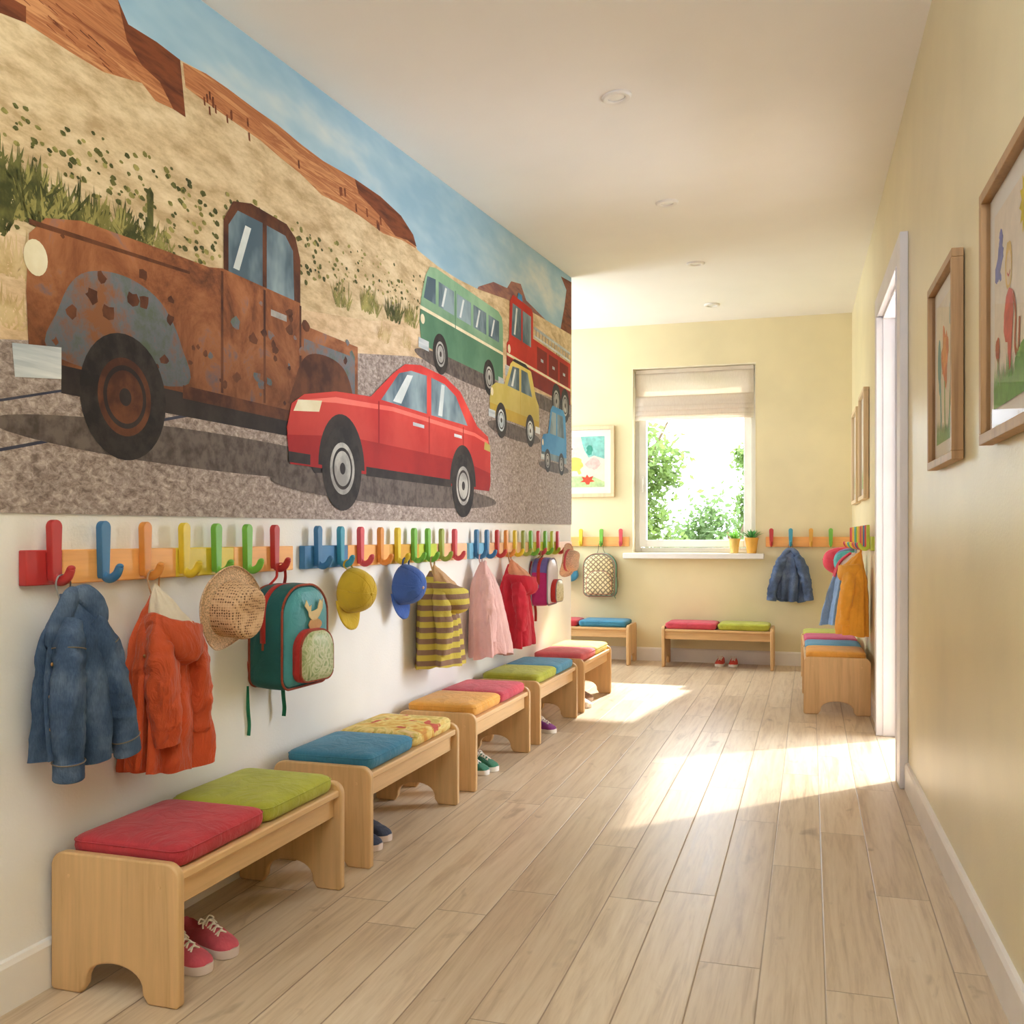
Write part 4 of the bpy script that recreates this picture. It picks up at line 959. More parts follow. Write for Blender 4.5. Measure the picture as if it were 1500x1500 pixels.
# ---------------------------------------------------------------- backpacks
def arch_outline(w, h, rt, rb, n=10):
    q = min(w, h)*.49; rt = max(.001, min(rt, q)); rb = max(.001, min(rb, q)); return rrect(-w/2, w/2, -h, 0, [rb, rb, rt, rt], n)
def backpack(label, pos, w, h, d, ms, mf, mp, mz, mh, name='backpack', pocket=None, strapm=None, lower=None, patch=None, top=-.05, straps=((-.075,-.20),(.02,-.10)), frontpanel=True, group='backpacks on the hooks', off=-.022):
    loc, rot = pos; t = thing(name, label, 'backpack', loc, rot, group)
    rt, rb = w*.40, w*.16
    O = lambda ins, dz=0: [(u, z+top) for u, z in arch_outline(w-2*ins, h-2*ins, rt-ins*.6, max(.01, rb-ins*.6))]
    def ring(ins, v, sag=0): return [(u*(1+.02*noise.noise(Vector((u*9,z*9,v*9)))), -(v+off), z-ins+.004*noise.noise(Vector((u*12,v*12,z*9)))) for u, z in O(ins)]
    rs = [ring(.05,-.002), ring(.02,-.004), ring(.006,.004), ring(.0,.02), ring(-.002,d*.5), ring(.0,d-.018), ring(.005,d-.004), ring(.012,d)]
    mb = MB().rings(rs, True, True, True); mats = [ms]
    if lower:
        mats = [ms, lower]
        for i, f in enumerate(mb.f):
            if sum(mb.v[j][2] for j in f)/len(f) < top-h*.56: mb.m[i] = 1
    mb.build('body', mats, t, ang=60)
    # front panel, slightly domed
    if frontpanel:
        rs = [ring(.010, d-.001), ring(.012, d+.004), ring(.03, d+.010), ring(.06, d+.014), ring(.1, d+.015)] if w > .22 else [ring(.010, d-.001), ring(.012, d+.004), ring(.03, d+.009), ring(.055, d+.012)]
        MB().rings(rs, True, False, True).build('front_panel', mf, t, ang=70)
    # piping along front and back edge
    for v in (d-.001, .008):
        mb = MB(); mb.tube([(p[0]*1.006, p[1], p[2]) for p in ring(.003, v)], .0032, 8, closed=True); mb.build('piping', mp, t)
    # zip running over the arch in the middle of the gusset
    pr = O(-.0025); n = len(pr); k0 = 22
    arc = [pr[i] for i in range(23, 44)]
    arc = [(w/2+.0028, top-h*.55)] + arc + [(-w/2-.0028, top-h*.55)]
    rs = []
    for u, z in arc:
        nn = Vector((u, 0, z-(top-h*.35))).normalized()*.0015
        rs.append([(u*1.0+nn.x*(j != 1)*0+nn.x, -(d*.5+off)+(j-1)*.009, z+nn.z) for j in range(3)])
    MB().rings(rs, False).build('zip', mz, t, solid=.002)
    MB().box(-w/2-.006, -w/2-.003, -(d*.5+off)-.003, -(d*.5+off)+.003, top-h*.62, top-h*.55).build('zip_pull', mp, t)
    if pocket:
        pm, pw, ph, pd = pocket
        def pring(ins, v): return [(u+w*.03, -(v+off), z+top-h+.018+ph-ins) for u, z in arch_outline(pw-2*ins, ph-2*ins, pw*.38-ins*.5, .03)]
        pk = MB().rings([pring(.004, d+.004), pring(.0, d+.012), pring(.0, d+pd-.008), pring(.006, d+pd)], True, True, True).build('pocket', mz, t, ang=60)
        MB().rings([pring(.004, d+pd-.001), pring(.006, d+pd+.003), pring(.03, d+pd+.008), pring(.06, d+pd+.009)], True, False, True).build('pocket_front', pm, pk, ang=70)
        mb = MB(); mb.tube(pring(.003, d+pd-.001), .003, 8, closed=True); mb.build('pocket_piping', mp, pk)
    # grab handle hanging over the hook
    mb = MB(); yv = -(.022+off); mb.tube([(-.032, yv, top-.002), (-.020, yv*.5, top*.55), (-.0178, .013, -.006), (-.0160, .013, .008), (-.0085, .013, .0165), (.0085, .013, .0165), (.0160, .013, .008), (.0178, .013, -.006), (.020, yv*.5, top*.55), (.032, yv, top-.002)], (.0016,.005), 8, up=(0,1,0), sub=5)
    mb.build('handle', mh, t)
    # shoulder straps behind and their loose ends
    if strapm:
        for s in (-1, 1):
            mb = MB(); mb.tube([(s*w*.22, -off+.002, top-.02), (s*w*.42, -off+.012, top-h*.4), (s*w*.5, -off+.010, top-h*.72), (s*w*.44, -off+.002, top-h*.93)], (.0035,.014), 10, up=(0,1,0), sub=6)
            mb.build('shoulder_strap', mz if mz else strapm, t)
        for x, ln in straps:
            mb = MB(); mb.tube([(x, -off-.004, top-h+.008), (x-.003, -off-.010, top-h-ln*-.4), (x+.004, -off-.008, top-h+ln*.75), (x+.001, -off-.008, top-h+ln)], (.0012,.0075), 8, up=(0,1,0), sub=5)
            mb.build('strap_end', strapm, t)
    return t, d, off, top
TEAL = cloth('dark_teal_canvas', (34,96,98), .07, 9, .25); TEALF = cloth('teal_vinyl', (72,156,164), .06, 6, .25, 100, .35); REDZ = cloth('red_webbing', (198,52,48), .06); BRN = cloth('russet_piping', (164,74,52), .06); GRN = cloth('green_webbing', (30,128,92), .06)
def mapprint(name, cs, s=26):
    m, nt, p, L = nodes(name); L(ramp(nt, tex(nt, coord(nt), s, 2, .5, 2.2), [(.3, cs[0]), (.42, cs[1]), (.5, cs[2]), (.58, cs[1]), (.7, cs[3])]), p.inputs['Base Color']); p.inputs['Roughness'].default_value = .4; return m
GP = mapprint('leafy_pocket_print', [(128,150,96), (176,186,136), (206,206,172), (150,168,112)])
t, d, off, top = backpack('dark teal backpack with a red zip and a cream bird patch', hang_left(hk1[407], tw=-.16, v=.062), .205, .29, .125, TEAL, TEALF, BRN, REDZ, REDZ, pocket=(GP, .15, .148, .038), strapm=GRN, straps=((-.105,-.13), (.045,-.10)), off=-.05, top=-.042)
# bird patch on the front panel
PAT = cloth('cream_felt', (232,206,150), .06); PAT2 = cloth('caramel_felt', (214,160,104), .06)
yv = -(d+.0165+off)
def flatshape(pts, y, th=.003): return MB().prism(pts, lambda u, w, a: (u, a, w), y, y-th)
bx, bz = .015, top-.085
bird = flatshape([(bx+.045*a, bz+.045*b) for a, b in [(-.9,.55),(-.75,.95),(-.45,.5),(-.25,.62),(-.3,.2),(.05,.25),(.35,.35),(.6,.95),(.8,.75),(.9,1.0),(.85,.35),(.55,-.1),(.25,-.35),(-.15,-.4),(-.5,-.1),(-.55,.2)]], yv).build('bird_patch', PAT, t, .0008)
flatshape([(bx+.005+a, bz-.028+b) for a, b in blob(0, 0, .03, .017, 18, .1, 3)], yv).build('bird_patch', PAT2, t, .0008)
PUR = cloth('violet_canvas', (104,96,168), .07); MAG = cloth('magenta_canvas', (198,44,116), .06); SILV = plain('silver_vinyl', (222,214,222), .25, .06, 8, .2, 30); GOLDP = mapprint('champagne_print', [(176,168,120), (214,204,164), (232,224,196), (196,186,140)])
backpack('small violet and magenta backpack with a silvery front and red zip', hang_left(hk3[791], tw=-.02, v=.062), .20, .26, .10, PUR, SILV, cloth('grey_piping', (150,140,150), .06), REDZ, TAN, pocket=(GOLDP, .15, .125, .04), strapm=REDZ, lower=MAG, straps=((-.02,-.09),), off=-.05, top=-.022)
def chev():
    m, nt, p, L = nodes('chevron_print'); v = coord(nt)
    w_ = nt.nodes.new('ShaderNodeTexWave'); w_.wave_type = 'BANDS'; w_.bands_direction = 'DIAGONAL'; w_.inputs['Scale'].default_value = 16; w_.inputs['Distortion'].default_value = 1.2; L(v, w_.inputs[0])
    tc = coord(nt, (-1,1,1)); w2 = nt.nodes.new('ShaderNodeTexWave'); w2.bands_direction = 'DIAGONAL'; w2.inputs['Scale'].default_value = 16; w2.inputs['Distortion'].default_value = 1.2; L(tc, w2.inputs[0])
    mm = nt.nodes.new('ShaderNodeMath'); mm.operation = 'MAXIMUM'; L(w_.outputs['Fac'], mm.inputs[0]); L(w2.outputs['Fac'], mm.inputs[1])
    L(ramp(nt, mm.outputs[0], [(.5, (232,212,166)), (.75, (214,190,140)), (.86, (110,140,112)), (1, (150,110,90))]), p.inputs['Base Color']); p.inputs['Roughness'].default_value = .8; return m
CH = chev(); AQUA = cloth('aqua_canvas', (132,184,166), .1); OLV = cloth('olive_webbing', (120,120,84), .06)
backpack('aqua backpack with a zigzag patterned front, left of the window', hang_far(-2.15+.625, v=.062), .245, .325, .11, AQUA, CH, cloth('brick_piping', (176,112,92), .06), cloth('green_zip', (90,140,104), .05), OLV, pocket=(CH, .20, .18, .03), strapm=GRN, straps=((-.1,-.012), (.105,-.018)), off=-.05, top=-.06)
t = thing('drawstring_bag', 'blue bag mostly hidden behind the end of the white wall', 'bag', hang_far(-2.15+.30, v=.06)[0], 0)
BB = cloth('blue_bag_cotton', (70,140,176), .1)
body([(-.036,.0,.03,.0,.02,.3), (-.06,.0,.075,.01,.035,.8), (-.12,.005,.115,.015,.05,.6), (-.2,.01,.145,.015,.055,.4), (-.25,.01,.14,.015,.055,.3), (-.275,.01,.10,.015,.045,.2), (-.283,.01,.03,.015,.015,.1)], 9, .06, 3, back=-.05).build('body', BB, t)
loop(t, BB, .046)
# ================================================================ MURAL: a plain desert road picture with ordinary vehicles
def mur():
    rnd = random.Random(11); mb = MB(); mats = []; idx = {}
    def M_(name, stops, scale=(1,1,1), s=8, detail=4, rough=.6, dist=0., grad=None):
        m, nt, p, L = nodes('mural_'+name)
        L(ramp(nt, tex(nt, coord(nt, scale), s, detail, rough, dist), stops), p.inputs['Base Color']); p.inputs['Roughness'].default_value = .7; p.inputs['Specular IOR Level'].default_value = .2
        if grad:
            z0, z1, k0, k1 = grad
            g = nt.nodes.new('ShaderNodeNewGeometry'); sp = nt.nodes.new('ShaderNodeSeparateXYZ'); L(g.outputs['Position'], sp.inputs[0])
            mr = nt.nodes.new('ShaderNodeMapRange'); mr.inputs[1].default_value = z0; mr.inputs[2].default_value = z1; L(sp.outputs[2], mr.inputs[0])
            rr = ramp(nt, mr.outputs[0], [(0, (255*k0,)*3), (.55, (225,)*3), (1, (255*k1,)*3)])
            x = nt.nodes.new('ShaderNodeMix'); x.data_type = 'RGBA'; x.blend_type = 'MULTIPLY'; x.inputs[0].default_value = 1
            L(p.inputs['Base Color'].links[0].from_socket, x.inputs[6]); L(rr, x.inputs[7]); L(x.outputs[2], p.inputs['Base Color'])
        idx[name] = len(mats); mats.append(m)
    M_('sky', [(.40,(150,186,208)), (.52,(170,200,216)), (.66,(214,222,222))], (1,.7,2.2), 1.5, 4)
    M_('sand', [(.36,(188,160,120)), (.46,(208,182,142)), (.54,(222,198,158)), (.66,(236,214,178))], (1,2.2,7), 3.2, 6, .7)
    M_('plain', [(.36,(196,164,126)), (.5,(220,190,152)), (.64,(234,208,174))], (1,2,6), 4, 6, .7)
    M_('mesa', [(.34,(150,88,56)), (.44,(196,130,84)), (.5,(170,104,66)), (.56,(214,154,104)), (.66,(178,112,72))], (1,.8,13), 2.4, 5, .62, .7)
    M_('mesadark', [(.38,(96,52,36)), (.55,(134,74,46)), (.7,(112,60,38))], (1,1.2,8), 4, 5, .6)
    M_('far', [(.4,(132,92,92)), (.6,(164,116,100))], (1,1,5), 6)
    M_('road', [(.34,(116,100,94)), (.46,(150,134,126)), (.56,(174,158,150)), (.68,(204,190,182))], (1,1,1.7), 46, 5, .72, .5)
    M_('roadline', [(.4,(52,54,72)), (.6,(70,70,84))])
    M_('shadow', [(.35,(78,68,64)), (.6,(112,100,94))], (1,1,1), 30)
    M_('bush', [(.4,(70,72,40)), (.6,(110,108,60))], (1,1,1), 20)
    M_('bush2', [(.4,(128,122,66)), (.6,(166,156,92))], (1,1,1), 20)
    M_('straw', [(.4,(190,160,110)), (.6,(216,190,144))], (1,1,1), 20)
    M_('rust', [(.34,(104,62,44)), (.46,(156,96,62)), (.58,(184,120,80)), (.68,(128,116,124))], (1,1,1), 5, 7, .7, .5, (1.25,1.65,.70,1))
    M_('rustdark', [(.4,(74,44,34)), (.6,(112,68,46))], (1,1,1), 8, 5)
    M_('patina', [(.36,(104,116,98)), (.48,(122,126,134)), (.6,(160,106,72))], (1,1,1), 7, 6, .7, 0, (1.25,1.6,.72,1))
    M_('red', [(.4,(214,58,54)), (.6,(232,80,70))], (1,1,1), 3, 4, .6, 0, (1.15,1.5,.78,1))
    M_('reddark', [(.4,(150,30,32)), (.6,(170,40,38))], (1,1,1), 3)
    M_('redlight', [(.4,(236,104,92)), (.6,(242,124,110))], (1,1,1), 3)
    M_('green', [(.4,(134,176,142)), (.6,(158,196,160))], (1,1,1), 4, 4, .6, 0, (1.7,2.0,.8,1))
    M_('greendark', [(.4,(82,124,98)), (.6,(98,138,110))], (1,1,1), 4)
    M_('fire', [(.4,(176,42,34)), (.6,(200,54,42))], (1,1,1), 3)
    M_('firedark', [(.4,(118,30,28)), (.6,(134,36,32))], (1,1,1), 3)
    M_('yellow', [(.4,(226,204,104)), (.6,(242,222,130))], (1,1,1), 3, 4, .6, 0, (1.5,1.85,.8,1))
    M_('yellowdark', [(.4,(186,156,58)), (.6,(198,168,70))], (1,1,1), 3)
    M_('blue', [(.4,(52,126,186)), (.6,(84,154,206))], (1,1,1), 3)
    M_('tyre', [(.4,(40,36,36)), (.6,(58,52,50))], (1,1,1), 20)
    M_('hub', [(.4,(150,146,142)), (.6,(190,186,180))], (1,1,1), 12)
    M_('glass', [(.4,(84,104,118)), (.6,(150,170,178))], (1,1,.6), 4)
    M_('glint', [(.4,(206,214,214)), (.6,(226,232,232))])
    M_('chrome', [(.4,(176,184,190)), (.6,(226,228,228))], (1,.3,4), 6)
    M_('cream', [(.4,(228,214,178)), (.6,(240,230,200))])
    M_('dark', [(.4,(44,38,38)), (.6,(60,52,50))])
    cnt = [0]
    def put(pts, mat, layer):
        cnt[0] += 1; x = .0028+layer*.0004+(cnt[0] % 7)*.000004
        mb.add([(XL(y)+x, y, z) for y, z in pts], [tuple(range(len(pts)))], idx[mat])
    E = YE
    def px(pts): return [(min(E, q[0]) if a > -219 else Y0, q[1]) for a, q in ((a, left_at(a, b)) for a, b in pts)]
    Y0 = 1.2
    bot = lambda y: .9785+.0072*(y-1.54)
    put([(Y0, bot(Y0)), (E, bot(E)), (E, zL(E)-.003), (Y0, zL(Y0)-.003)], 'sky', 0)
    # far mesas, slope, cliffs
    put(px([(690,440),(700,420),(722,413),(742,422),(748,412),(762,416),(770,440),(800,470),(838,500),(838,540),(690,520)]), 'far', .5)
    put(px([(821,405),(838,415),(838,500),(819,490),(826,450),(829,425)]), 'mesadark', .6)
    ridge = [(-220,-240),(0,-95),(60,-70),(170,-2),(186,36),(262,88),(300,108),(332,130),(372,160),(404,182),(440,212),(472,236),(518,262),(556,288),(586,316),(604,344),(610,366),(640,390),(668,408),(700,424),(740,438),(780,458),(838,492)]
    put(px([(-220,560)]+ridge+[(838,640),(600,600),(300,560)]), 'sand', 1)
    put(px([(266,92),(300,108),(332,130),(372,160),(404,182),(440,212),(472,236),(518,262),(556,288),(586,316),(604,344),(608,364),(588,352),(560,342),(528,318),(500,300),(470,286),(438,254),(410,232),(380,206),(340,178),(300,150),(270,128)]), 'mesa', 2)
    put(px([(518,262),(556,288),(586,316),(604,344),(609,362),(596,352),(578,346),(560,322),(540,300),(524,284)]), 'mesadark', 2.4)
    put(px([(-220,-240),(0,-95),(60,-70),(170,-2),(186,36),(228,62),(262,88),(270,172),(252,160),(226,148),(206,122),(150,106),(100,76),(36,34),(0,20),(-220,-60)]), 'mesa', 2)
    put(px([(170,-2),(186,36),(228,62),(262,88),(270,172),(252,160),(232,120),(206,96),(184,60)]), 'mesadark', 2.4)
    put(px([(-220,-60),(0,-10),(36,10),(36,34),(0,20),(-220,-20)]), 'mesadark', 2.4)
    for k in range(26):
        a = rnd.uniform(0, 150); b = a*.62-8+rnd.uniform(-40, 10)
        put(px([(a,b),(a+14,b+13),(a+15,b+15),(a,b+2)]), 'mesadark', 2.6)
    for k in range(22):
        a = rnd.uniform(275, 560); b = 102+(a-275)*.70+rnd.uniform(10, 34)
        put(px([(a,b),(a+2.5,b+1),(a+3.5,b+14),(a+1,b+12)]), 'mesadark', 2.7)
    # flat sandy ground before the road
    put(px([(-220,330),(0,330),(120,390),(240,400),(430,452),(540,470),(610,470),(700,492),(838,520),(838,600),(700,560),(600,540),(510,530),(0,510),(-220,510)]), 'plain', 2)
    # dots of scrub on the slope
    for k in range(620):
        a = rnd.uniform(-60, 700); lo = 130+a*.44; hi = 330+a*.2
        b = lo+(hi-lo)*rnd.random()**.75
        r = rnd.uniform(1.2, 3.4)*(1 if a < 500 else .8)
        y, z = left_at(a, b); s = r*.0016*(1+y*.25)
        put([(y+s*1.5*math.cos(2*PI*i/7)*rnd.uniform(.7,1.2), z+s*math.sin(2*PI*i/7)*rnd.uniform(.7,1.2)) for i in range(7)], 'bush' if rnd.random() < .6 else 'bush2', 3)
    # shrubs: tufts of blades
    def tuft(a, b, size, mat, n):
        y, z = left_at(a, b)
        for k in range(n):
            d = rnd.uniform(-1.1, 1.1); ln = size*rnd.uniform(.45, 1); w = size*.045
            yy = y+rnd.uniform(-.6, .6)*size; zz = z+rnd.uniform(-.08, .25)*size
            put([(yy-w, zz), (yy+w, zz), (yy+w*.5+math.sin(d)*ln*.6, zz+math.cos(d)*ln*.75), (yy+math.sin(d)*ln*.72, zz+math.cos(d)*ln)], mat, 3.2+(k % 3)*.1)
    for (a, b, s, m, n) in ((-30,330,.12,'bush',60),(15,310,.13,'bush',90),(60,330,.12,'bush2',80),(110,340,.11,'bush',70),(150,352,.10,'bush2',70),(195,358,.09,'bush',60),(230,372,.08,'bush2',50),(10,400,.09,'straw',60),(60,420,.08,'straw',50),(20,480,.08,'straw',40),(-20,260,.1,'bush',50),(40,290,.09,'bush',50),
                            (540,458,.10,'bush2',60),(575,470,.10,'bush',60),(600,476,.09,'bush2',40),(560,500,.08,'straw',40),(595,510,.07,'straw',30),(500,450,.09,'bush2',40),(730,500,.07,'bush2',30),(815,530,.09,'bush2',30)):
        tuft(a, b, s, m, n)
    for a, b in ((218,300),):
        y, z = left_at(a, b); put([(y-.011,z-.07),(y+.011,z-.07),(y+.012,z+.03),(y,z+.042),(y-.012,z+.03)], 'bush', 3.4)
    # road
    rp = px([(-220,492),(0,497),(75,500),(300,508),(510,517),(600,522),(660,536),(700,548),(760,566),(838,594)])
    put([(Y0, bot(Y0))]+[(max(Y0, y), z) for y, z in rp]+[(E, bot(E))], 'road', 4)
    for q in ([(-220,600),(0,584),(235,548),(236,551),(0,588),(-220,606)], [(-220,690),(0,656),(330,596),(331,600),(0,661),(-220,697)]): put(px(q), 'roadline', 4.5)
    # ---- ordinary vehicles in side view, each in its own frame
    def vehicle(y0, z0, w, h, layer):
        def P(pts, mat, l, smooth=0):
            if smooth:
                pts = [(p.x, p.y) for p in spline([Vector((a, b, 0)) for a, b in pts], smooth, True)]
            put([(y0+u*w, z0+v*h) for u, v in pts], mat, layer+l*.55)
        def wheel(u, v, r, l=1.0, hub='hub'):
            c = (y0+u*w, z0+v*h)
            for q, m, k in ((1, 'tyre', 0), (.62, hub, .3), (.5, 'dark', .5), (.42, hub, .7), (.14, 'dark', 1.0)):
                put([(c[0]+r*q*math.cos(2*PI*i/36), c[1]+r*q*math.sin(2*PI*i/36)) for i in range(36)], m, layer+l*.55+k)
        return P, wheel
    def shadow(y0, y1, z, t, layer): put([((y0+y1)/2+(y1-y0)/2*math.cos(2*PI*i/40), z+t*math.sin(2*PI*i/40)) for i in range(40)], 'shadow', layer)
    # old brown pickup
    shadow(1.5, 3.15, 1.155, .05, 5)
    P, W = vehicle(1.60, 1.13, 1.46, .74, 5.5)
    P([(.06,.14),(.94,.14),(.94,.3),(.06,.3)], 'dark', 0)
    P([(.46,.42),(.46,.88),(.49,.965),(.55,.995),(.68,.995),(.715,.96),(.735,.88),(.735,.42)], 'rustdark', .6)
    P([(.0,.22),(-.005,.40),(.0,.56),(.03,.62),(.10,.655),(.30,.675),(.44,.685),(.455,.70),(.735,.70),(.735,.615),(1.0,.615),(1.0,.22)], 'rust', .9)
    P([(.36,.22),(.36,.66),(.455,.70),(.735,.70),(.735,.22)], 'rust', 1.1)
    P([(.75,.26),(.75,.56),(.985,.56),(.985,.26)], 'patina', 1.2)
    P([(.475,.70),(.475,.87),(.505,.94),(.59,.945),(.59,.70)], 'glass', 1.2); P([(.605,.70),(.605,.945),(.675,.945),(.705,.9),(.71,.70)], 'glass', 1.2)
    P([(.49,.72),(.53,.90),(.55,.90),(.51,.72)], 'glint', 1.8)
    for u in (.455, .597, .735): P([(u-.004,.25),(u+.004,.25),(u+.004,.69),(u-.004,.69)], 'rustdark', 1.6)
    P([(.62,.6),(.68,.6),(.68,.625),(.62,.625)], 'hub', 1.8)
    P([(0,.585),(.36,.63),(.36,.64),(0,.6)], 'rustdark', 1.7)
    P([(.05,.24),(.055,.38),(.10,.50),(.19,.54),(.28,.50),(.335,.38),(.34,.24)], 'patina', 1.9, 6)
    P([(.71,.24),(.715,.38),(.76,.49),(.845,.52),(.93,.49),(.975,.38),(.98,.24)], 'rustdark', 1.9, 6)
    P([(-.025,.16),(-.03,.25),(.06,.27),(.06,.18)], 'chrome', 2.2); P([(.94,.18),(.94,.27),(1.02,.25),(1.02,.18)], 'chrome', 2.2)
    P([(.012+.022*math.cos(2*PI*i/20), .50+.05*math.sin(2*PI*i/20)) for i in range(20)], 'cream', 2.4)
    P([(.34,.20),(.72,.20),(.72,.245),(.34,.245)], 'rustdark', 2.1)
    for k in range(60):
        u, v, s = rnd.uniform(.02,.98), rnd.uniform(.26,.64), rnd.uniform(.004,.016)
        P([(u+s*math.cos(2*PI*i/8)*rnd.uniform(.6,1.3), v+s*1.6*math.sin(2*PI*i/8)*rnd.uniform(.6,1.3)) for i in range(8)], rnd.choice(['rustdark','patina','rustdark']), 2.0)
    W(.195,.165,.145,3.0,'rustdark'); W(.845,.165,.14,3.0,'rustdark')
    # green van, red truck, yellow and blue small cars (further away, so behind)
    shadow(3.55, 4.72, 1.665, .04, 5)
    P, W = vehicle(3.60, 1.645, 1.06, .40, 5.5)
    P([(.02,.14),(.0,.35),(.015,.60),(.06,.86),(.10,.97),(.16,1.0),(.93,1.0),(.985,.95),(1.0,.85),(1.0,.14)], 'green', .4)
    P([(.02,.14),(.0,.35),(.01,.50),(1.0,.50),(1.0,.14)], 'greendark', .8)
    P([(.04,.62),(.075,.86),(.16,.88),(.16,.62)], 'glass', 1)
    for a, b in ((.19,.36),(.39,.56),(.59,.76),(.79,.94)): P([(a,.62),(a,.88),(b,.88),(b,.62)], 'glass', 1); P([(a+.03,.64),(a+.07,.86),(a+.09,.86),(a+.05,.64)], 'glint', 1.5)
    P([(0,.49),(1,.49),(1,.525),(0,.525)], 'cream', 1.2); P([(.37,.16),(.378,.16),(.378,.9),(.37,.9)], 'greendark', 1.4)
    P([(-.01,.10),(-.01,.2),(.09,.2),(.09,.10)], 'chrome', 1.6); P([(.93,.10),(.93,.2),(1.01,.2),(1.01,.10)], 'chrome', 1.6)
    P([(.03+.02*math.cos(2*PI*i/16), .40+.05*math.sin(2*PI*i/16)) for i in range(16)], 'cream', 1.6)
    W(.21,.13,.085,2); W(.8,.13,.085,2)
    shadow(4.7, 6.02, 1.70, .04, 5)
    P, W = vehicle(4.72, 1.68, 1.30, .56, 6.2)
    P([(.0,.15),(.0,.42),(.03,.46),(.04,.82),(.08,.90),(.34,.90),(.36,.86),(.36,.62),(1.0,.62),(1.0,.15)], 'fire', .4)
    P([(.0,.15),(.0,.30),(1.0,.30),(1.0,.15)], 'firedark', .8)
    P([(.06,.52),(.075,.82),(.19,.82),(.19,.52)], 'glass', 1); P([(.21,.52),(.21,.82),(.33,.82),(.33,.52)], 'glass', 1); P([(.09,.54),(.12,.80),(.14,.80),(.11,.54)], 'glint', 1.5)
    for u in (.42,.61,.80): P([(u,.34),(u,.57),(u+.16,.57),(u+.16,.34)], 'firedark', 1.1); P([(u+.06,.44),(u+.06,.47),(u+.1,.47),(u+.1,.44)], 'chrome', 1.6)
    P([(.38,.72),(1.0,.72),(1.0,.75),(.38,.75)], 'chrome', 1); P([(.38,.64),(1.0,.64),(1.0,.665),(.38,.665)], 'chrome', 1)
    for k in range(12): P([(.40+k*.05,.66),(.412+k*.05,.66),(.412+k*.05,.73),(.40+k*.05,.73)], 'hub', 1.3)
    P([(.14,.90),(.15,.96),(.2,.96),(.21,.90)], 'blue', 1); P([(-.02,.12),(-.02,.22),(.1,.22),(.1,.12)], 'chrome', 1.7)
    P([(0,.31),(1,.31),(1,.335),(0,.335)], 'cream', 1.3); P([(.03+.018*math.cos(2*PI*i/16), .38+.04*math.sin(2*PI*i/16)) for i in range(16)], 'cream', 1.7)
    W(.19,.12,.105,2); W(.74,.12,.105,2); W(.90,.12,.105,2)
    shadow(4.42, 5.33, 1.475, .04, 8)
    P, W = vehicle(4.46, 1.46, .84, .40, 8.5)
    P([(.0,.16),(-.01,.34),(.02,.50),(.10,.57),(.26,.60),(.38,.90),(.46,.99),(.70,1.0),(.82,.94),(.93,.62),(1.0,.52),(1.01,.34),(1.0,.16)], 'yellow', .4)
    P([(.0,.16),(-.01,.30),(1.01,.30),(1.0,.16)], 'yellowdark', .8); P([(.42,.95),(.46,.99),(.70,1.0),(.80,.95)], 'dark', .9)
    P([(.32,.60),(.42,.88),(.56,.90),(.56,.60)], 'glass', 1); P([(.60,.60),(.60,.90),(.74,.90),(.84,.60)], 'glass', 1); P([(.39,.62),(.46,.86),(.49,.86),(.43,.62)], 'glint', 1.5)
    P([(.578,.18),(.586,.18),(.586,.9),(.578,.9)], 'yellowdark', 1.4); P([(-.03,.13),(-.03,.22),(.09,.22),(.09,.13)], 'chrome', 1.7); P([(.92,.13),(.92,.22),(1.03,.22),(1.03,.13)], 'chrome', 1.7)
    P([(.03+.025*math.cos(2*PI*i/16), .44+.05*math.sin(2*PI*i/16)) for i in range(16)], 'cream', 1.7)
    W(.20,.13,.088,2,'chrome'); W(.80,.13,.088,2,'chrome')
    shadow(5.3, 5.98, 1.345, .03, 8)
    P, W = vehicle(5.36, 1.33, .56, .38, 8.5)
    P([(.0,.14),(-.01,.40),(.06,.50),(.24,.54),(.34,.92),(.42,1.0),(.86,1.0),(.95,.92),(1.0,.5),(1.0,.14)], 'blue', .4)
    P([(.30,.55),(.39,.90),(.56,.90),(.56,.55)], 'glass', 1); P([(.61,.55),(.61,.90),(.84,.90),(.90,.55)], 'glass', 1); P([(.0,.14),(.0,.24),(1,.24),(1,.14)], 'glass', .9)
    P([(-.03,.12),(-.03,.2),(.1,.2),(.1,.12)], 'chrome', 1.7); P([(.04+.03*math.cos(2*PI*i/16), .38+.05*math.sin(2*PI*i/16)) for i in range(16)], 'cream', 1.7)
    W(.22,.12,.068,2); W(.78,.12,.068,2)
    # red car in front
    shadow(2.5, 4.55, 1.10, .05, 10.5)
    P, W = vehicle(2.60, 1.075, 1.86, .54, 11)
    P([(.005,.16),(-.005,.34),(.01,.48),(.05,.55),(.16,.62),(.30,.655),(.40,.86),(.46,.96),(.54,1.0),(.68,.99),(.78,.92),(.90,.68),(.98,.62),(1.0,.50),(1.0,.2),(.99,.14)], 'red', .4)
    P([(.005,.14),(-.005,.30),(.2,.36),(.8,.36),(1.0,.30),(.99,.14)], 'reddark', .8)
    P([(.02,.50),(.16,.585),(.40,.63),(.88,.62),(.98,.58),(.98,.555),(.88,.59),(.40,.60),(.16,.55)], 'redlight', 1.0)
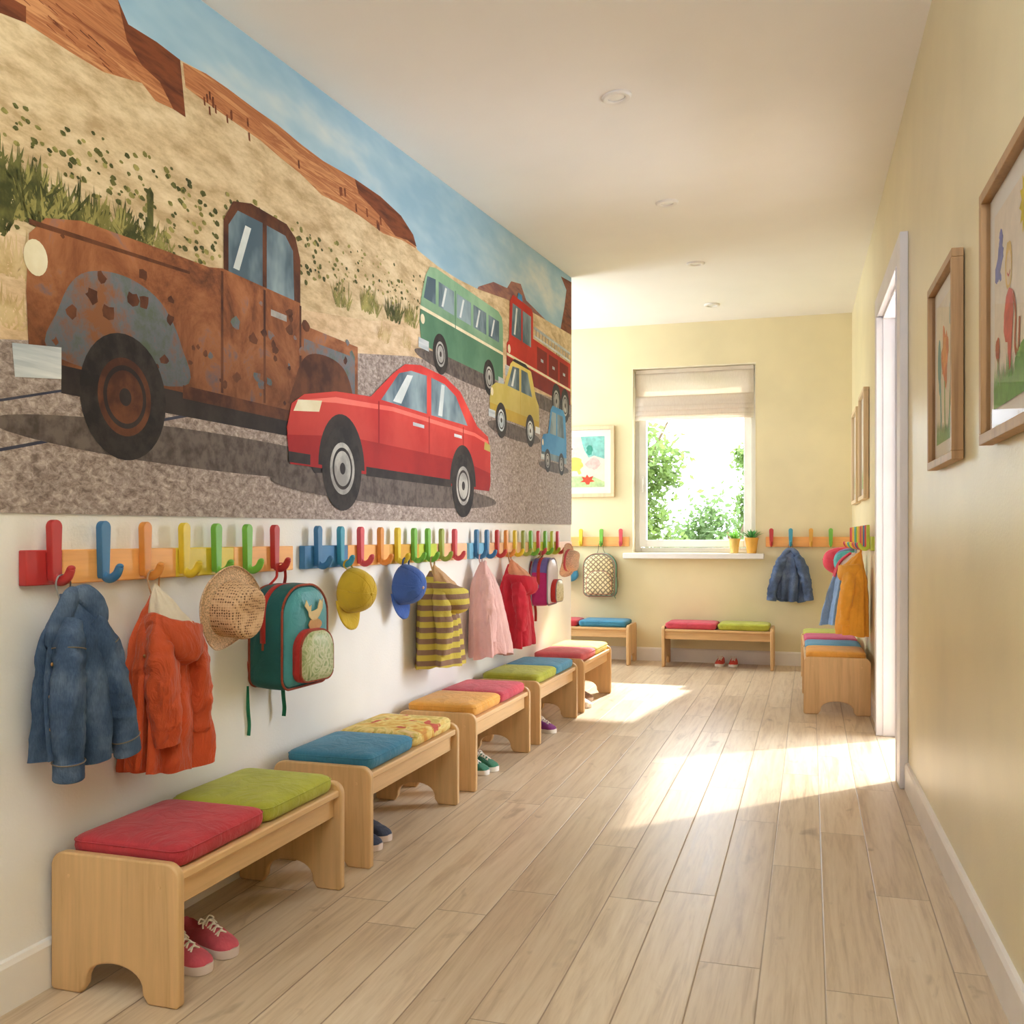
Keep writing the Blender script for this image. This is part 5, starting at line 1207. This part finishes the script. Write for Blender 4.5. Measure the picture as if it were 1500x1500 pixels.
    P([(.345,.655),(.43,.88),(.49,.93),(.575,.94),(.575,.655)], 'glass', 1); P([(.60,.655),(.60,.94),(.68,.93),(.75,.87),(.83,.66)], 'glass', 1)
    P([(.40,.67),(.47,.89),(.50,.90),(.44,.67)], 'glint', 1.6); P([(.64,.67),(.66,.92),(.68,.92),(.665,.67)], 'glint', 1.6)
    for u in (.335,.588,.80): P([(u-.003,.24),(u+.003,.24),(u+.003,.64),(u-.003,.64)], 'reddark', 1.5)
    P([(.50,.54),(.56,.54),(.56,.565),(.50,.565)], 'chrome', 1.6); P([(.74,.54),(.79,.54),(.79,.565),(.74,.565)], 'chrome', 1.6)
    P([(.015,.44),(.03,.51),(.11,.54),(.10,.47)], 'cream', 1.7); P([(.95,.50),(.955,.57),(.995,.55),(.998,.49)], 'yellow', 1.7)
    P([(.0,.15),(.0,.21),(.07,.21),(.07,.15)], 'dark', 1.6); P([(.28,.13),(.28,.19),(.72,.19),(.72,.13)], 'dark', 1.4)
    for u in (.185, .80): P([(u+.088*math.cos(PI*i/20), .16+.33*math.sin(PI*i/20)) for i in range(21)], 'dark', 1.5)
    W(.185,.155,.140,2.2); W(.80,.155,.140,2.2)
    o = mb.build('desert_mural', mats, smooth=False)
    tag(o, 'large printed mural of a desert road with vehicles covering the upper white wall', 'mural')
mur()
# ================================================================ CAMERA
cam = bpy.data.cameras.new('camera'); cam.sensor_width = 36; cam.lens = F/1500*36; cam.shift_y = (HOR-750)/1500; cam.clip_start = .02
co = bpy.data.objects.new('camera', cam); C.objects.link(co); co.location = (0, 0, CAMZ); co.rotation_euler = (PI/2, 0, TH)
s = bpy.context.scene; s.camera = co
s.view_settings.view_transform = 'Standard'; s.view_settings.look = 'None'; s.view_settings.exposure = 0.25; s.view_settings.gamma = 1.0
s.cycles.max_bounces = 8; s.cycles.diffuse_bounces = 5; s.cycles.transparent_max_bounces = 12; s.cycles.sample_clamp_indirect = 6; s.cycles.caustics_reflective = False; s.cycles.caustics_refractive = False
